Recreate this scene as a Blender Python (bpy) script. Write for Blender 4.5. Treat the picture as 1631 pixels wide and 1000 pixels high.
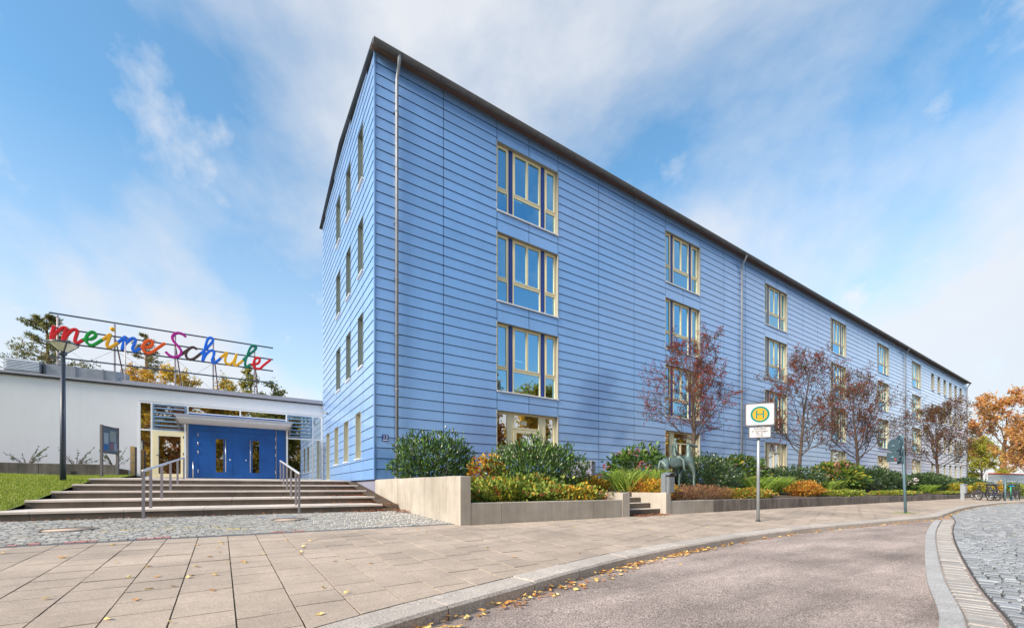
import bpy, math, random
from mathutils import Vector, Matrix, noise as mnoise
R = math.radians
scene = bpy.context.scene
for o in list(bpy.data.objects): bpy.data.objects.remove(o)
col = scene.collection

# ------------------------------------------------------------------ camera
cd = bpy.data.cameras.new('camera'); cam = bpy.data.objects.new('camera', cd); col.objects.link(cam)
cam.location = (-3.45, -13.41, 0.72)
cam.rotation_euler = (R(90), 0, R(-32.78))
cd.sensor_width = 36.0; cd.lens = 657 / 1631 * 36
cd.shift_y = 277 / 1631
cd.clip_start = 0.05; cd.clip_end = 3000
scene.camera = cam

# ------------------------------------------------------------------ sky and sun
SUN_AZ, SUN_EL = R(262), R(30)          # clockwise from +Y
world = bpy.data.worlds.new('World'); scene.world = world; world.use_nodes = True
wn, wl = world.node_tree.nodes, world.node_tree.links
wn.clear()
def W(t, **k):
    n = wn.new(t)
    for a, b in k.items(): setattr(n, a, b)
    return n
w_out = W('ShaderNodeOutputWorld'); w_bg = W('ShaderNodeBackground'); w_bg.inputs[1].default_value = 0.125
sky = W('ShaderNodeTexSky', sky_type='NISHITA', sun_disc=False, sun_elevation=SUN_EL, sun_rotation=SUN_AZ)
sky.air_density = 1.0; sky.dust_density = 0.3; sky.ozone_density = 1.2
hsv = W('ShaderNodeHueSaturation'); hsv.inputs['Hue'].default_value = 0.488; hsv.inputs['Saturation'].default_value = 1.28; hsv.inputs['Value'].default_value = 1.5; wl.new(sky.outputs[0], hsv.inputs['Color'])
tc = W('ShaderNodeTexCoord')
sep = W('ShaderNodeSeparateXYZ'); wl.new(tc.outputs['Generated'], sep.inputs[0])
zz = W('ShaderNodeMath', operation='ADD'); wl.new(sep.outputs[2], zz.inputs[0]); zz.inputs[1].default_value = 0.85
zm = W('ShaderNodeMath', operation='MAXIMUM'); wl.new(zz.outputs[0], zm.inputs[0]); zm.inputs[1].default_value = 0.05
dx = W('ShaderNodeMath', operation='DIVIDE'); wl.new(sep.outputs[0], dx.inputs[0]); wl.new(zm.outputs[0], dx.inputs[1])
dy = W('ShaderNodeMath', operation='DIVIDE'); wl.new(sep.outputs[1], dy.inputs[0]); wl.new(zm.outputs[0], dy.inputs[1])
comb = W('ShaderNodeCombineXYZ'); wl.new(dx.outputs[0], comb.inputs[0]); wl.new(dy.outputs[0], comb.inputs[1])
mp = W('ShaderNodeMapping'); wl.new(comb.outputs[0], mp.inputs[0])
mp.inputs['Location'].default_value = (0.4, 5.2, 0.0); mp.inputs['Rotation'].default_value = (0, 0, R(25)); mp.inputs['Scale'].default_value = (1.0, 0.8, 1)
nz = W('ShaderNodeTexNoise'); nz.inputs['Scale'].default_value = 2.1; nz.inputs['Detail'].default_value = 8; nz.inputs['Roughness'].default_value = 0.57; nz.inputs['Distortion'].default_value = 0.25
wl.new(mp.outputs[0], nz.inputs[0])
cr = W('ShaderNodeValToRGB'); wl.new(nz.outputs[0], cr.inputs[0])
cr.color_ramp.elements[0].position = 0.43; cr.color_ramp.elements[0].color = (0.09, 0.09, 0.09, 1)
cr.color_ramp.elements[1].position = 0.66; cr.color_ramp.elements[1].color = (1, 1, 1, 1)
# clouds thicken towards the horizon
hz = W('ShaderNodeMapRange'); wl.new(sep.outputs[2], hz.inputs[0])
hz.inputs[1].default_value = 0.0; hz.inputs[2].default_value = 0.55; hz.inputs[3].default_value = 0.75; hz.inputs[4].default_value = 0.0
pn = W('ShaderNodeTexNoise'); pn.inputs['Scale'].default_value = 5.2; pn.inputs['Detail'].default_value = 10; pn.inputs['Roughness'].default_value = 0.6; wl.new(mp.outputs[0], pn.inputs[0])
pr2 = W('ShaderNodeMapRange'); wl.new(pn.outputs[0], pr2.inputs[0]); pr2.inputs[1].default_value = 0.52; pr2.inputs[2].default_value = 0.66; pr2.inputs[3].default_value = 0.0; pr2.inputs[4].default_value = 0.75
pmx = W('ShaderNodeMath', operation='MAXIMUM'); wl.new(cr.outputs[0], pmx.inputs[0]); wl.new(pr2.outputs[0], pmx.inputs[1])
mx = W('ShaderNodeMath', operation='ADD', use_clamp=True); wl.new(pmx.outputs[0], mx.inputs[0]); wl.new(hz.outputs[0], mx.inputs[1])
mc = W('ShaderNodeMath', operation='MULTIPLY'); wl.new(mx.outputs[0], mc.inputs[0]); mc.inputs[1].default_value = 0.93
cn = W('ShaderNodeTexNoise'); cn.inputs['Scale'].default_value = 2.6; cn.inputs['Detail'].default_value = 6; wl.new(mp.outputs[0], cn.inputs[0])
cc = W('ShaderNodeMixRGB'); wl.new(cn.outputs[0], cc.inputs[0])
cc.inputs[1].default_value = (3.6, 3.95, 4.45, 1); cc.inputs[2].default_value = (5.6, 5.5, 5.5, 1)
mixs = W('ShaderNodeMixRGB'); wl.new(mc.outputs[0], mixs.inputs[0]); wl.new(hsv.outputs[0], mixs.inputs[1]); wl.new(cc.outputs[0], mixs.inputs[2])
wl.new(mixs.outputs[0], w_bg.inputs[0]); wl.new(w_bg.outputs[0], w_out.inputs[0])

sd = bpy.data.lights.new('sun', 'SUN'); sd.energy = 4.9; sd.angle = R(18); sd.color = (1.0, 0.90, 0.78)
so = bpy.data.objects.new('sun', sd); col.objects.link(so); so.location = (-20, -30, 40)
sdir = Vector((math.sin(SUN_AZ) * math.cos(SUN_EL), math.cos(SUN_AZ) * math.cos(SUN_EL), math.sin(SUN_EL)))
so.rotation_euler = (-sdir).to_track_quat('-Z', 'Y').to_euler()
scene.view_settings.view_transform = 'Standard'; scene.view_settings.look = 'None'
scene.view_settings.exposure = 0.56; scene.view_settings.gamma = 1.0
scene.view_settings.use_curve_mapping = False

# ------------------------------------------------------------------ helpers
def wloc(o):
    v = Vector((0, 0, 0))
    while o: v += o.location; o = o.parent
    return v
def tag(o, label=None, cat=None, group=None, kind=None):
    if label: o['label'] = label
    if cat: o['category'] = cat
    if group: o['group'] = group
    if kind: o['kind'] = kind
    return o
def empty(name, loc, label, cat, group=None):
    o = bpy.data.objects.new(name, None); o.empty_display_size = 0.1; o.location = loc; col.objects.link(o)
    return tag(o, label, cat, group)
def link(name, me, parent=None, loc=(0, 0, 0), rz=0.0):
    """object with mesh data at WORLD location loc (parents carry no rotation)"""
    o = bpy.data.objects.new(name, me); col.objects.link(o)
    if parent: o.parent = parent; o.location = Vector(loc) - wloc(parent)
    else: o.location = loc
    if rz: o.rotation_euler = (0, 0, rz)
    return o
class MB:
    def __init__(s): s.v = []; s.f = []; s.c = []; s.sm = []
    def quad(s, a, b, c, d, color=None, smooth=False):
        n = len(s.v); s.v += [tuple(a), tuple(b), tuple(c), tuple(d)]; s.f.append((n, n+1, n+2, n+3)); s.c.append(color); s.sm.append(smooth)
    def poly(s, pts, color=None):
        n = len(s.v); s.v += [tuple(p) for p in pts]; s.f.append(tuple(range(n, n+len(pts)))); s.c.append(color); s.sm.append(False)
    def box(s, x0, x1, y0, y1, z0, z1, color=None):
        n = len(s.v)
        s.v += [(x0,y0,z0),(x1,y0,z0),(x1,y1,z0),(x0,y1,z0),(x0,y0,z1),(x1,y0,z1),(x1,y1,z1),(x0,y1,z1)]
        for q in ((0,3,2,1),(4,5,6,7),(0,1,5,4),(1,2,6,5),(2,3,7,6),(3,0,4,7)):
            s.f.append(tuple(n+i for i in q)); s.c.append(color); s.sm.append(False)
    def bbox(s, x0, x1, y0, y1, z0, z1, b=0.01, color=None):
        """box with chamfered top edges"""
        s.prism([(x0,y0),(x1,y0),(x1,y1),(x0,y1)], z0, z1-b, color, cap=False)
        n = len(s.v)
        s.v += [(x0,y0,z1-b),(x1,y0,z1-b),(x1,y1,z1-b),(x0,y1,z1-b),(x0+b,y0+b,z1),(x1-b,y0+b,z1),(x1-b,y1-b,z1),(x0+b,y1-b,z1)]
        for q in ((4,5,6,7),(0,1,5,4),(1,2,6,5),(2,3,7,6),(3,0,4,7)):
            s.f.append(tuple(n+i for i in q)); s.c.append(color); s.sm.append(False)
    def prism(s, pts, z0, z1, color=None, cap=True):
        k = len(pts); n = len(s.v)
        s.v += [(p[0], p[1], z0) for p in pts] + [(p[0], p[1], z1) for p in pts]
        for i in range(k):
            j = (i+1) % k; s.f.append((n+i, n+j, n+k+j, n+k+i)); s.c.append(color); s.sm.append(False)
        s.f.append(tuple(n+i for i in reversed(range(k)))); s.c.append(color); s.sm.append(False)
        if cap: s.f.append(tuple(n+k+i for i in range(k))); s.c.append(color); s.sm.append(False)
    def tube(s, pts, rad, sides=6, color=None, caps=True, smooth=True):
        pts = [Vector(p) for p in pts]; m = len(pts)
        if not hasattr(rad, '__len__'): rad = [rad]*m
        n = len(s.v); up = None
        for i in range(m):
            t = (pts[min(i+1, m-1)] - pts[max(i-1, 0)])
            t = t.normalized() if t.length > 1e-9 else Vector((0,0,1))
            if up is None:
                up = Vector((0,0,1)) if abs(t.z) < 0.9 else Vector((1,0,0))
            a = t.cross(up)
            if a.length < 1e-6: a = t.cross(Vector((0.3,1,0.2)))
            a.normalize(); b = a.cross(t).normalized(); up = b
            for k in range(sides):
                an = 2*math.pi*k/sides
                s.v.append(tuple(pts[i] + a*(rad[i]*math.cos(an)) + b*(rad[i]*math.sin(an))))
        for i in range(m-1):
            for k in range(sides):
                k2 = (k+1) % sides
                s.f.append((n+i*sides+k, n+i*sides+k2, n+(i+1)*sides+k2, n+(i+1)*sides+k)); s.c.append(color); s.sm.append(smooth)
        if caps:
            s.f.append(tuple(n+k for k in reversed(range(sides)))); s.c.append(color); s.sm.append(False)
            s.f.append(tuple(n+(m-1)*sides+k for k in range(sides))); s.c.append(color); s.sm.append(False)
    def lathe(s, c, prof, sides=16, color=None):
        n = len(s.v)
        for r, z in prof:
            for k in range(sides):
                an = 2*math.pi*k/sides; s.v.append((c[0]+r*math.cos(an), c[1]+r*math.sin(an), c[2]+z))
        for i in range(len(prof)-1):
            for k in range(sides):
                k2 = (k+1) % sides
                s.f.append((n+i*sides+k, n+i*sides+k2, n+(i+1)*sides+k2, n+(i+1)*sides+k)); s.c.append(color); s.sm.append(True)
    def leaf(s, p, d, nrm, L, Wd, color, fold=0.25):
        d = d.normalized(); side = d.cross(nrm)
        if side.length < 1e-5: side = d.cross(Vector((0.31, 0.7, 0.6)))
        side.normalize(); up = side.cross(d)
        m = p + d*(L*0.45) - up*(fold*Wd)
        n = len(s.v)
        s.v += [tuple(p), tuple(m + side*Wd*0.5 + up*(fold*Wd)), tuple(p + d*L), tuple(m - side*Wd*0.5 + up*(fold*Wd)), tuple(m)]
        for q in ((0, 4, 1), (4, 2, 1), (0, 3, 4), (4, 3, 2)):
            s.f.append((n+q[0], n+q[1], n+q[2])); s.c.append(color); s.sm.append(False)
    def card(s, p, d, nrm, L, Wd, color):
        d = d.normalized(); side = d.cross(nrm)
        if side.length < 1e-5: side = d.cross(Vector((0.31, 0.7, 0.6)))
        side.normalize(); n = len(s.v)
        s.v += [tuple(p), tuple(p + d*L*0.45 + side*Wd*0.5), tuple(p + d*L), tuple(p + d*L*0.45 - side*Wd*0.5)]
        s.f.append((n, n+1, n+2, n+3)); s.c.append(color); s.sm.append(False)
    def mesh(s, name, mat, off=(0,0,0)):
        me = bpy.data.meshes.new(name)
        ox, oy, oz = off
        me.from_pydata([(a-ox, b-oy, c-oz) for a, b, c in s.v], [], s.f)
        mats = mat if isinstance(mat, (list, tuple)) else [mat]
        for m in mats: me.materials.append(m)
        if any(c is not None for c in s.c):
            at = me.color_attributes.new('Col', 'FLOAT_COLOR', 'CORNER'); buf = []
            for f, c in zip(s.f, s.c):
                c = c or (0.5, 0.5, 0.5); buf += [c[0], c[1], c[2], 1.0]*len(f)
            at.data.foreach_set('color', buf)
        if any(s.sm): me.polygons.foreach_set('use_smooth', s.sm)
        me.update(); return me
    def build(s, name, mat, parent=None):
        return link(name, s.mesh(name, mat, wloc(parent) if parent else (0,0,0)), parent, wloc(parent) if parent else (0,0,0))
def struct(name, mb, mat): return tag(mb.build(name, mat), kind='structure')
def clip(poly, a, b, c):
    """keep a*x+b*y<=c"""
    out = []
    for i in range(len(poly)):
        p, q = poly[i], poly[(i+1) % len(poly)]
        dp, dq = a*p[0]+b*p[1]-c, a*q[0]+b*q[1]-c
        if dp <= 0: out.append(p)
        if (dp < 0 < dq) or (dq < 0 < dp):
            t = dp/(dp-dq); out.append((p[0]+(q[0]-p[0])*t, p[1]+(q[1]-p[1])*t))
    return out
def area(poly): return abs(sum(poly[i][0]*poly[(i+1)%len(poly)][1]-poly[(i+1)%len(poly)][0]*poly[i][1] for i in range(len(poly))))/2
def proj_scale(X, Y):
    """metres from the eye, for ranking pieces by how large they show"""
    return math.hypot(X+3.45, Y+13.41)
def catmull(pts, n=6):
    out = []
    for i in range(len(pts)-1):
        p0, p1, p2, p3 = pts[max(i-1,0)], pts[i], pts[i+1], pts[min(i+2, len(pts)-1)]
        for k in range(n):
            t = k/n; out.append(tuple(0.5*((2*p1[j])+(-p0[j]+p2[j])*t+(2*p0[j]-5*p1[j]+4*p2[j]-p3[j])*t*t+(-p0[j]+3*p1[j]-3*p2[j]+p3[j])*t**3) for j in range(len(p1))))
    out.append(tuple(pts[-1])); return out
def gz(Y): return 0.033*(max(Y, -20)+6.23)

# ------------------------------------------------------------------ materials
def new_mat(name):
    m = bpy.data.materials.new(name); m.use_nodes = True; nt = m.node_tree
    return m, nt, nt.nodes['Principled BSDF']
def pm(name, base, rough=0.6, var=0.15, scale=3.0, fine=0.0, fscale=60.0, bump=0.0, bscale=80.0, metal=0.0, spec=0.5, attr=False, rand=0.0, stretch=None, streak=0.0, trans=0.0, hue=None, coat=0.0, fine2=0.0):
    m, nt, b = new_mat(name); N, L = nt.nodes, nt.links
    b.inputs['Roughness'].default_value = rough; b.inputs['Metallic'].default_value = metal; b.inputs['Specular IOR Level'].default_value = spec
    if coat: b.inputs['Coat Weight'].default_value = coat
    geo = N.new('ShaderNodeNewGeometry'); pos = geo.outputs['Position']
    if attr:
        a = N.new('ShaderNodeAttribute'); a.attribute_name = 'Col'; cur = a.outputs['Color']
    else:
        r = N.new('ShaderNodeRGB'); r.outputs[0].default_value = (*base, 1); cur = r.outputs[0]
    def mult(cur, src, lo, hi):
        mr = N.new('ShaderNodeMapRange'); L.new(src, mr.inputs[0]); mr.inputs[1].default_value = 0.25; mr.inputs[2].default_value = 0.75
        mr.inputs[3].default_value = lo; mr.inputs[4].default_value = hi
        mm = N.new('ShaderNodeVectorMath'); mm.operation = 'SCALE'; L.new(cur, mm.inputs[0]); L.new(mr.outputs[0], mm.inputs['Scale']); return mm.outputs[0]
    def noise(sc, det=5, st=None):
        n = N.new('ShaderNodeTexNoise'); n.inputs['Scale'].default_value = sc; n.inputs['Detail'].default_value = det; n.inputs['Roughness'].default_value = 0.6
        if st:
            mpn = N.new('ShaderNodeMapping'); mpn.inputs['Scale'].default_value = st; L.new(pos, mpn.inputs[0]); L.new(mpn.outputs[0], n.inputs[0])
        else: L.new(pos, n.inputs[0])
        return n.outputs[0]
    if var: cur = mult(cur, noise(scale, 6, stretch), 1-var, 1+var)
    if hue:
        mxn = N.new('ShaderNodeMixRGB'); mxn.blend_type = 'MULTIPLY'; mr = N.new('ShaderNodeMapRange'); L.new(noise(scale*0.37, 4), mr.inputs[0]); mr.inputs[1].default_value = 0.4; mr.inputs[2].default_value = 0.65
        L.new(mr.outputs[0], mxn.inputs[0]); L.new(cur, mxn.inputs[1]); mxn.inputs[2].default_value = (*hue, 1); cur = mxn.outputs[0]
    if streak: cur = mult(cur, noise(1.0, 5, (7, 7, 0.55)), 1-streak, 1+streak*0.5)
    if fine: cur = mult(cur, noise(fscale, 2), 1-fine, 1+fine)
    if fine2: cur = mult(cur, noise(17.0, 3), 1-fine2, 1+fine2)
    if rand:
        oi = N.new('ShaderNodeObjectInfo'); mr = N.new('ShaderNodeMapRange'); L.new(oi.outputs['Random'], mr.inputs[0]); mr.inputs[3].default_value = 1-rand; mr.inputs[4].default_value = 1+rand
        mm = N.new('ShaderNodeVectorMath'); mm.operation = 'SCALE'; L.new(cur, mm.inputs[0]); L.new(mr.outputs[0], mm.inputs['Scale']); cur = mm.outputs[0]
    L.new(cur, b.inputs['Base Color'])
    if bump:
        bp = N.new('ShaderNodeBump'); bp.inputs['Strength'].default_value = bump; bp.inputs['Distance'].default_value = 0.01
        L.new(noise(bscale, 4), bp.inputs['Height']); L.new(bp.outputs[0], b.inputs['Normal'])
    if trans:
        out = [n for n in N if n.type == 'OUTPUT_MATERIAL'][0]; tr = N.new('ShaderNodeBsdfTranslucent'); L.new(cur, tr.inputs[0])
        ms = N.new('ShaderNodeMixShader'); ms.inputs[0].default_value = trans; L.new(b.outputs[0], ms.inputs[1]); L.new(tr.outputs[0], ms.inputs[2]); L.new(ms.outputs[0], out.inputs[0])
    return m
def glass_mat(name, refl, tint, gloss):
    m, nt, b = new_mat(name); N, L = nt.nodes, nt.links; N.remove(b)
    out = [n for n in N if n.type == 'OUTPUT_MATERIAL'][0]
    g = N.new('ShaderNodeBsdfGlossy'); g.inputs['Roughness'].default_value = 0.015; g.inputs[0].default_value = (*gloss, 1)
    t = N.new('ShaderNodeBsdfTransparent'); t.inputs[0].default_value = (*tint, 1)
    lw = N.new('ShaderNodeLayerWeight'); lw.inputs[0].default_value = 0.35
    mr = N.new('ShaderNodeMapRange'); L.new(lw.outputs['Fresnel'], mr.inputs[0]); mr.inputs[1].default_value = 0.0; mr.inputs[2].default_value = 0.8; mr.inputs[3].default_value = refl; mr.inputs[4].default_value = 1.0
    # very slight waviness of the panes
    nz = N.new('ShaderNodeTexNoise'); nz.inputs['Scale'].default_value = 1.3; geo = N.new('ShaderNodeNewGeometry'); L.new(geo.outputs['Position'], nz.inputs[0])
    bp = N.new('ShaderNodeBump'); bp.inputs['Strength'].default_value = 0.05; bp.inputs['Distance'].default_value = 0.02; L.new(nz.outputs[0], bp.inputs['Height']); L.new(bp.outputs[0], g.inputs['Normal'])
    ms = N.new('ShaderNodeMixShader'); L.new(mr.outputs[0], ms.inputs[0]); L.new(t.outputs[0], ms.inputs[1]); L.new(g.outputs[0], ms.inputs[2]); L.new(ms.outputs[0], out.inputs[0])
    return m
M = {}
M['clad'] = pm('blue_cladding', (0.168, 0.36, 0.70), rough=0.45, var=0.08, scale=0.8, fine=0.06, fscale=160, rand=0.05, streak=0.05, spec=0.5, coat=0.9)
M['clad'].node_tree.nodes['Principled BSDF'].inputs['Sheen Weight'].default_value = 0.55; M['clad'].node_tree.nodes['Principled BSDF'].inputs['Sheen Roughness'].default_value = 0.32; M['clad'].node_tree.nodes['Principled BSDF'].inputs['Coat Roughness'].default_value = 0.18; M['clad'].node_tree.nodes['Principled BSDF'].inputs['Coat IOR'].default_value = 2.6
M['dark'] = pm('dark_backing', (0.02, 0.025, 0.035), rough=0.9, var=0.1)
M['plinth'] = pm('plinth_render', (0.20, 0.20, 0.27), rough=0.9, var=0.12, scale=2, fine=0.1, streak=0.1)
M['cream'] = pm('cream_frame', (0.80, 0.70, 0.44), rough=0.45, var=0.05, scale=2)
M['reveal'] = pm('reveal_grey', (0.34, 0.33, 0.27), rough=0.6, var=0.08)
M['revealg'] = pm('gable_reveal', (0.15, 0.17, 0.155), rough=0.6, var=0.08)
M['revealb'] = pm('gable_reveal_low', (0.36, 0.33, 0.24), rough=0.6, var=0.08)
M['navy'] = pm('navy_panel', (0.02, 0.055, 0.26), rough=0.35, var=0.06)
M['sill'] = pm('sill_metal', (0.62, 0.60, 0.58), rough=0.4, var=0.06, metal=0.3)
M['zinc'] = pm('zinc', (0.27, 0.285, 0.30), rough=0.5, var=0.18, scale=4, metal=0.3, streak=0.1)
M['gutter'] = pm('dark_gutter', (0.13, 0.125, 0.12), rough=0.5, var=0.2, scale=4, metal=0.3)
M['soffit'] = pm('brown_soffit', (0.13, 0.085, 0.065), rough=0.7, var=0.15)
M['roof'] = pm('roof_sheet', (0.06, 0.062, 0.066), rough=0.55, var=0.15, scale=1.5)
M['room'] = pm('room_paint', (0.20, 0.22, 0.23), rough=0.9, var=0.1, scale=0.6)
M['glass'] = glass_mat('window_glass', 0.58, (0.10, 0.26, 0.40), (0.38, 0.74, 1.0))
M['glassdark'] = glass_mat('entrance_glass', 0.62, (0.30, 0.32, 0.30), (0.95, 0.95, 0.92))
M['plaster'] = pm('white_plaster', (0.74, 0.725, 0.72), rough=0.9, var=0.04, scale=0.7, fine=0.03, fscale=90, bump=0.1, bscale=120, streak=0.03)
M['fascia'] = pm('roof_fascia', (0.36, 0.35, 0.38), rough=0.5, var=0.1, scale=3, metal=0.3)
M['white'] = pm('white_metal', (0.78, 0.78, 0.78), rough=0.4, var=0.04)
M['lblue'] = pm('pale_blue_metal', (0.15, 0.25, 0.37), rough=0.4, var=0.06)
M['door'] = pm('blue_door_paint', (0.004, 0.078, 0.29), rough=0.38, var=0.2, scale=1.5)
M['steel'] = pm('brushed_steel', (0.55, 0.55, 0.56), rough=0.32, var=0.08, metal=0.9)
M['railpaint'] = pm('grey_rail', (0.26, 0.24, 0.25), rough=0.45, var=0.1, metal=0.3)
M['railtop'] = pm('rail_top', (0.62, 0.62, 0.64), rough=0.35, var=0.06, metal=0.5)
M['canopy'] = pm('canopy_wood_white', (0.62, 0.60, 0.58), rough=0.6, var=0.12, scale=6)
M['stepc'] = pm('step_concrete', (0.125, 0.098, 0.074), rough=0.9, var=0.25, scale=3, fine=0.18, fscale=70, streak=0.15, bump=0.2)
M['stepn'] = pm('step_tread', (0.60, 0.52, 0.45), rough=0.85, var=0.14, scale=3, fine=0.1, fscale=90)
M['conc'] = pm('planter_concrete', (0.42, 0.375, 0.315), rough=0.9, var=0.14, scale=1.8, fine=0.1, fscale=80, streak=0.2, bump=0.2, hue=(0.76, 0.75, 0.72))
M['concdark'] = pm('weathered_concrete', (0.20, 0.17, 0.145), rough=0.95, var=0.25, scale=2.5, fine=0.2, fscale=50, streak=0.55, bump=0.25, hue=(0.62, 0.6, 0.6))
M['slab'] = pm('paving_slab', (0.455, 0.365, 0.285), rough=0.9, var=0.17, scale=1.3, fine=0.30, fscale=90, fine2=0.07, bump=0.25, bscale=200, rand=0.07, hue=(0.74, 0.74, 0.75))
M['slabfar'] = pm('paving_slab_far', (0.455, 0.365, 0.285), rough=0.9, var=0.17, scale=1.3, fine=0.30, fscale=90, fine2=0.07, bump=0.25, bscale=200, attr=True, hue=(0.74, 0.74, 0.75))
M['joint'] = pm('joint_sand', (0.10, 0.085, 0.06), rough=1.0, var=0.3, scale=6, hue=(0.7, 0.95, 0.45))
M['joint2'] = pm('sett_joint', (0.065, 0.06, 0.055), rough=1.0, var=0.3, scale=6)
M['granite'] = pm('kerb_granite', (0.46, 0.405, 0.35), rough=0.85, var=0.15, scale=5, fine=0.5, fscale=75, bump=0.3, bscale=150, rand=0.08)
M['granite2'] = pm('band_granite', (0.42, 0.405, 0.385), rough=0.8, var=0.16, scale=4, fine=0.42, fscale=75, bump=0.25, bscale=150, rand=0.06)
M['gutterstone'] = pm('gutter_stone', (0.35, 0.325, 0.30), rough=0.85, var=0.2, scale=6, fine=0.2, fscale=110, bump=0.35, bscale=90, rand=0.14)
M['cobble'] = pm('road_cobble', (0.25, 0.265, 0.28), rough=0.9, var=0.16, scale=5, fine=0.25, fscale=90, bump=0.35, bscale=70, rand=0.26)
M['cobblefar'] = pm('road_cobble_far', (0.3, 0.3, 0.3), rough=0.9, var=0.16, scale=5, fine=0.15, fscale=120, bump=0.35, bscale=70, attr=True)
M['mosaic'] = pm('mosaic_stone', (0.3, 0.3, 0.3), rough=0.8, var=0.12, scale=6, fine=0.15, fscale=120, attr=True)
M['asphalt'] = pm('worn_asphalt', (0.385, 0.31, 0.27), rough=0.95, stretch=(0.4, 1.7, 1), var=0.42, scale=1.3, fine=0.95, fscale=85, bump=0.8, bscale=80, hue=(0.68, 0.67, 0.67), fine2=0.16)
M['soil'] = pm('soil', (0.075, 0.05, 0.03), rough=1.0, var=0.4, scale=5, bump=0.6, bscale=25)
M['ground'] = pm('far_ground', (0.10, 0.10, 0.08), rough=1.0, var=0.3, scale=0.5)
M['lawn'] = pm('lawn_base', (0.13, 0.17, 0.025), rough=1.0, var=0.35, scale=2.5, bump=0.4)
M['foliage'] = pm('foliage', (0, 0, 0), rough=0.5, var=0.18, scale=9, attr=True, trans=0.38, spec=0.35)
M['gloss'] = pm('glossy_foliage', (0, 0, 0), rough=0.3, var=0.15, scale=9, attr=True, trans=0.15, spec=0.5)
M['dry'] = pm('dry_leaf', (0, 0, 0), rough=0.75, var=0.2, scale=20, attr=True, trans=0.1)
M['bark'] = pm('bark', (0.085, 0.06, 0.045), rough=0.95, var=0.35, scale=9, bump=0.5, bscale=40)
M['barkwarm'] = pm('bark_warm', (0.16, 0.09, 0.05), rough=0.95, var=0.35, scale=7, bump=0.5, bscale=40)
M['bronze'] = pm('patina_bronze', (0.115, 0.165, 0.152), rough=0.5, var=0.4, scale=6, fine=0.2, fscale=40, metal=0.35, bump=0.3, bscale=30)
M['polegrey'] = pm('pole_grey', (0.34, 0.37, 0.39), rough=0.45, var=0.12, metal=0.5)
M['poleteal'] = pm('pole_teal', (0.13, 0.22, 0.26), rough=0.5, var=0.15, metal=0.3)
M['lamppost'] = pm('lamp_post_paint', (0.035, 0.045, 0.065), rough=0.4, var=0.1)
M['lampglass'] = pm('lamp_diffuser', (0.62, 0.60, 0.48), rough=0.35, var=0.08)
M['board'] = pm('board_frame', (0.10, 0.09, 0.09), rough=0.5, var=0.1, metal=0.3)
M['oak'] = pm('wood_post', (0.42, 0.27, 0.11), rough=0.7, var=0.2, scale=5, stretch=(12, 12, 1))
M['blackm'] = pm('black_metal', (0.02, 0.02, 0.022), rough=0.45, var=0.1)
M['darkblue_rail'] = pm('sign_rail', (0.03, 0.05, 0.075), rough=0.45, var=0.1)
M['strut'] = pm('sign_strut', (0.20, 0.11, 0.10), rough=0.6, var=0.2)
M['postpale'] = pm('sign_post', (0.50, 0.42, 0.40), rough=0.5, var=0.1)
M['bin'] = pm('bin_galvanised', (0.30, 0.33, 0.35), rough=0.4, var=0.12, scale=8, metal=0.6)
M['rubber'] = pm('tyre_rubber', (0.02, 0.02, 0.02), rough=0.8, var=0.1)
M['corr'] = pm('corrugated_sheet', (0.56, 0.60, 0.62), rough=0.5, var=0.1, metal=0.2)
def flat(name, c, rough=0.45, **k): return pm(name, c, rough=rough, var=0.05, scale=3, spec=0.3, **k)

# ================================================================== ground, road, pavement
g = MB(); g.quad((-500,-500,-0.9),(500,-500,-0.9),(500,500,-0.9),(-500,500,-0.9)); struct('ground', g, M['ground'])
g = MB()   # garden level behind the buildings
g.box(-60, 200, 12, 120, -0.85, 0.9); g.box(78, 200, -6, 12, -0.85, -0.2); struct('terrain', g, M['lawn'])

KERB = catmull([(-14,-17.5),(-10,-14.5),(-7,-12.85),(-4.5,-11.5),(-2.8,-10.78),(-1.36,-10.38),(-0.48,-10.14),(0.5,-9.92),(2.13,-9.7),(4.26,-9.53),(6.9,-9.5),(10.35,-9.68),(12.9,-9.84),(14.4,-9.86),(17.1,-9.58),(20.3,-9.26),(24,-8.98),(27.75,-8.86),(33,-8.83),(38,-9.2),(46,-10.2),(60,-12.5)], 12)
# resample to even arc length
def resample(pts, step):
    out = [pts[0]]; acc = 0.0
    for a, b in zip(pts, pts[1:]):
        d = math.hypot(b[0]-a[0], b[1]-a[1]); pos = 0.0
        while acc + d - pos >= step:
            pos += step - acc; t = pos/d; out.append((a[0]+(b[0]-a[0])*t, a[1]+(b[1]-a[1])*t)); acc = 0.0
        acc += d - pos
    return out
KF = resample(KERB, 0.25)
def normals(pts):
    r = []
    for i in range(len(pts)):
        a, b = pts[max(i-1,0)], pts[min(i+1,len(pts)-1)]; t = (b[0]-a[0], b[1]-a[1]); l = math.hypot(*t); r.append((-t[1]/l, t[0]/l))
    return r
KN = normals(KF)
KW = 0.27
KBk = [(p[0]+n[0]*KW, p[1]+n[1]*KW) for p, n in zip(KF, KN)]     # back edge of the kerb
def kerb_y(x, pts=KF):
    for a, b in zip(pts, pts[1:]):
        if a[0] <= x <= b[0]: return a[1]+(b[1]-a[1])*(x-a[0])/max(b[0]-a[0],1e-6)
    return pts[0][1] if x < pts[0][0] else pts[-1][1]

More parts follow.
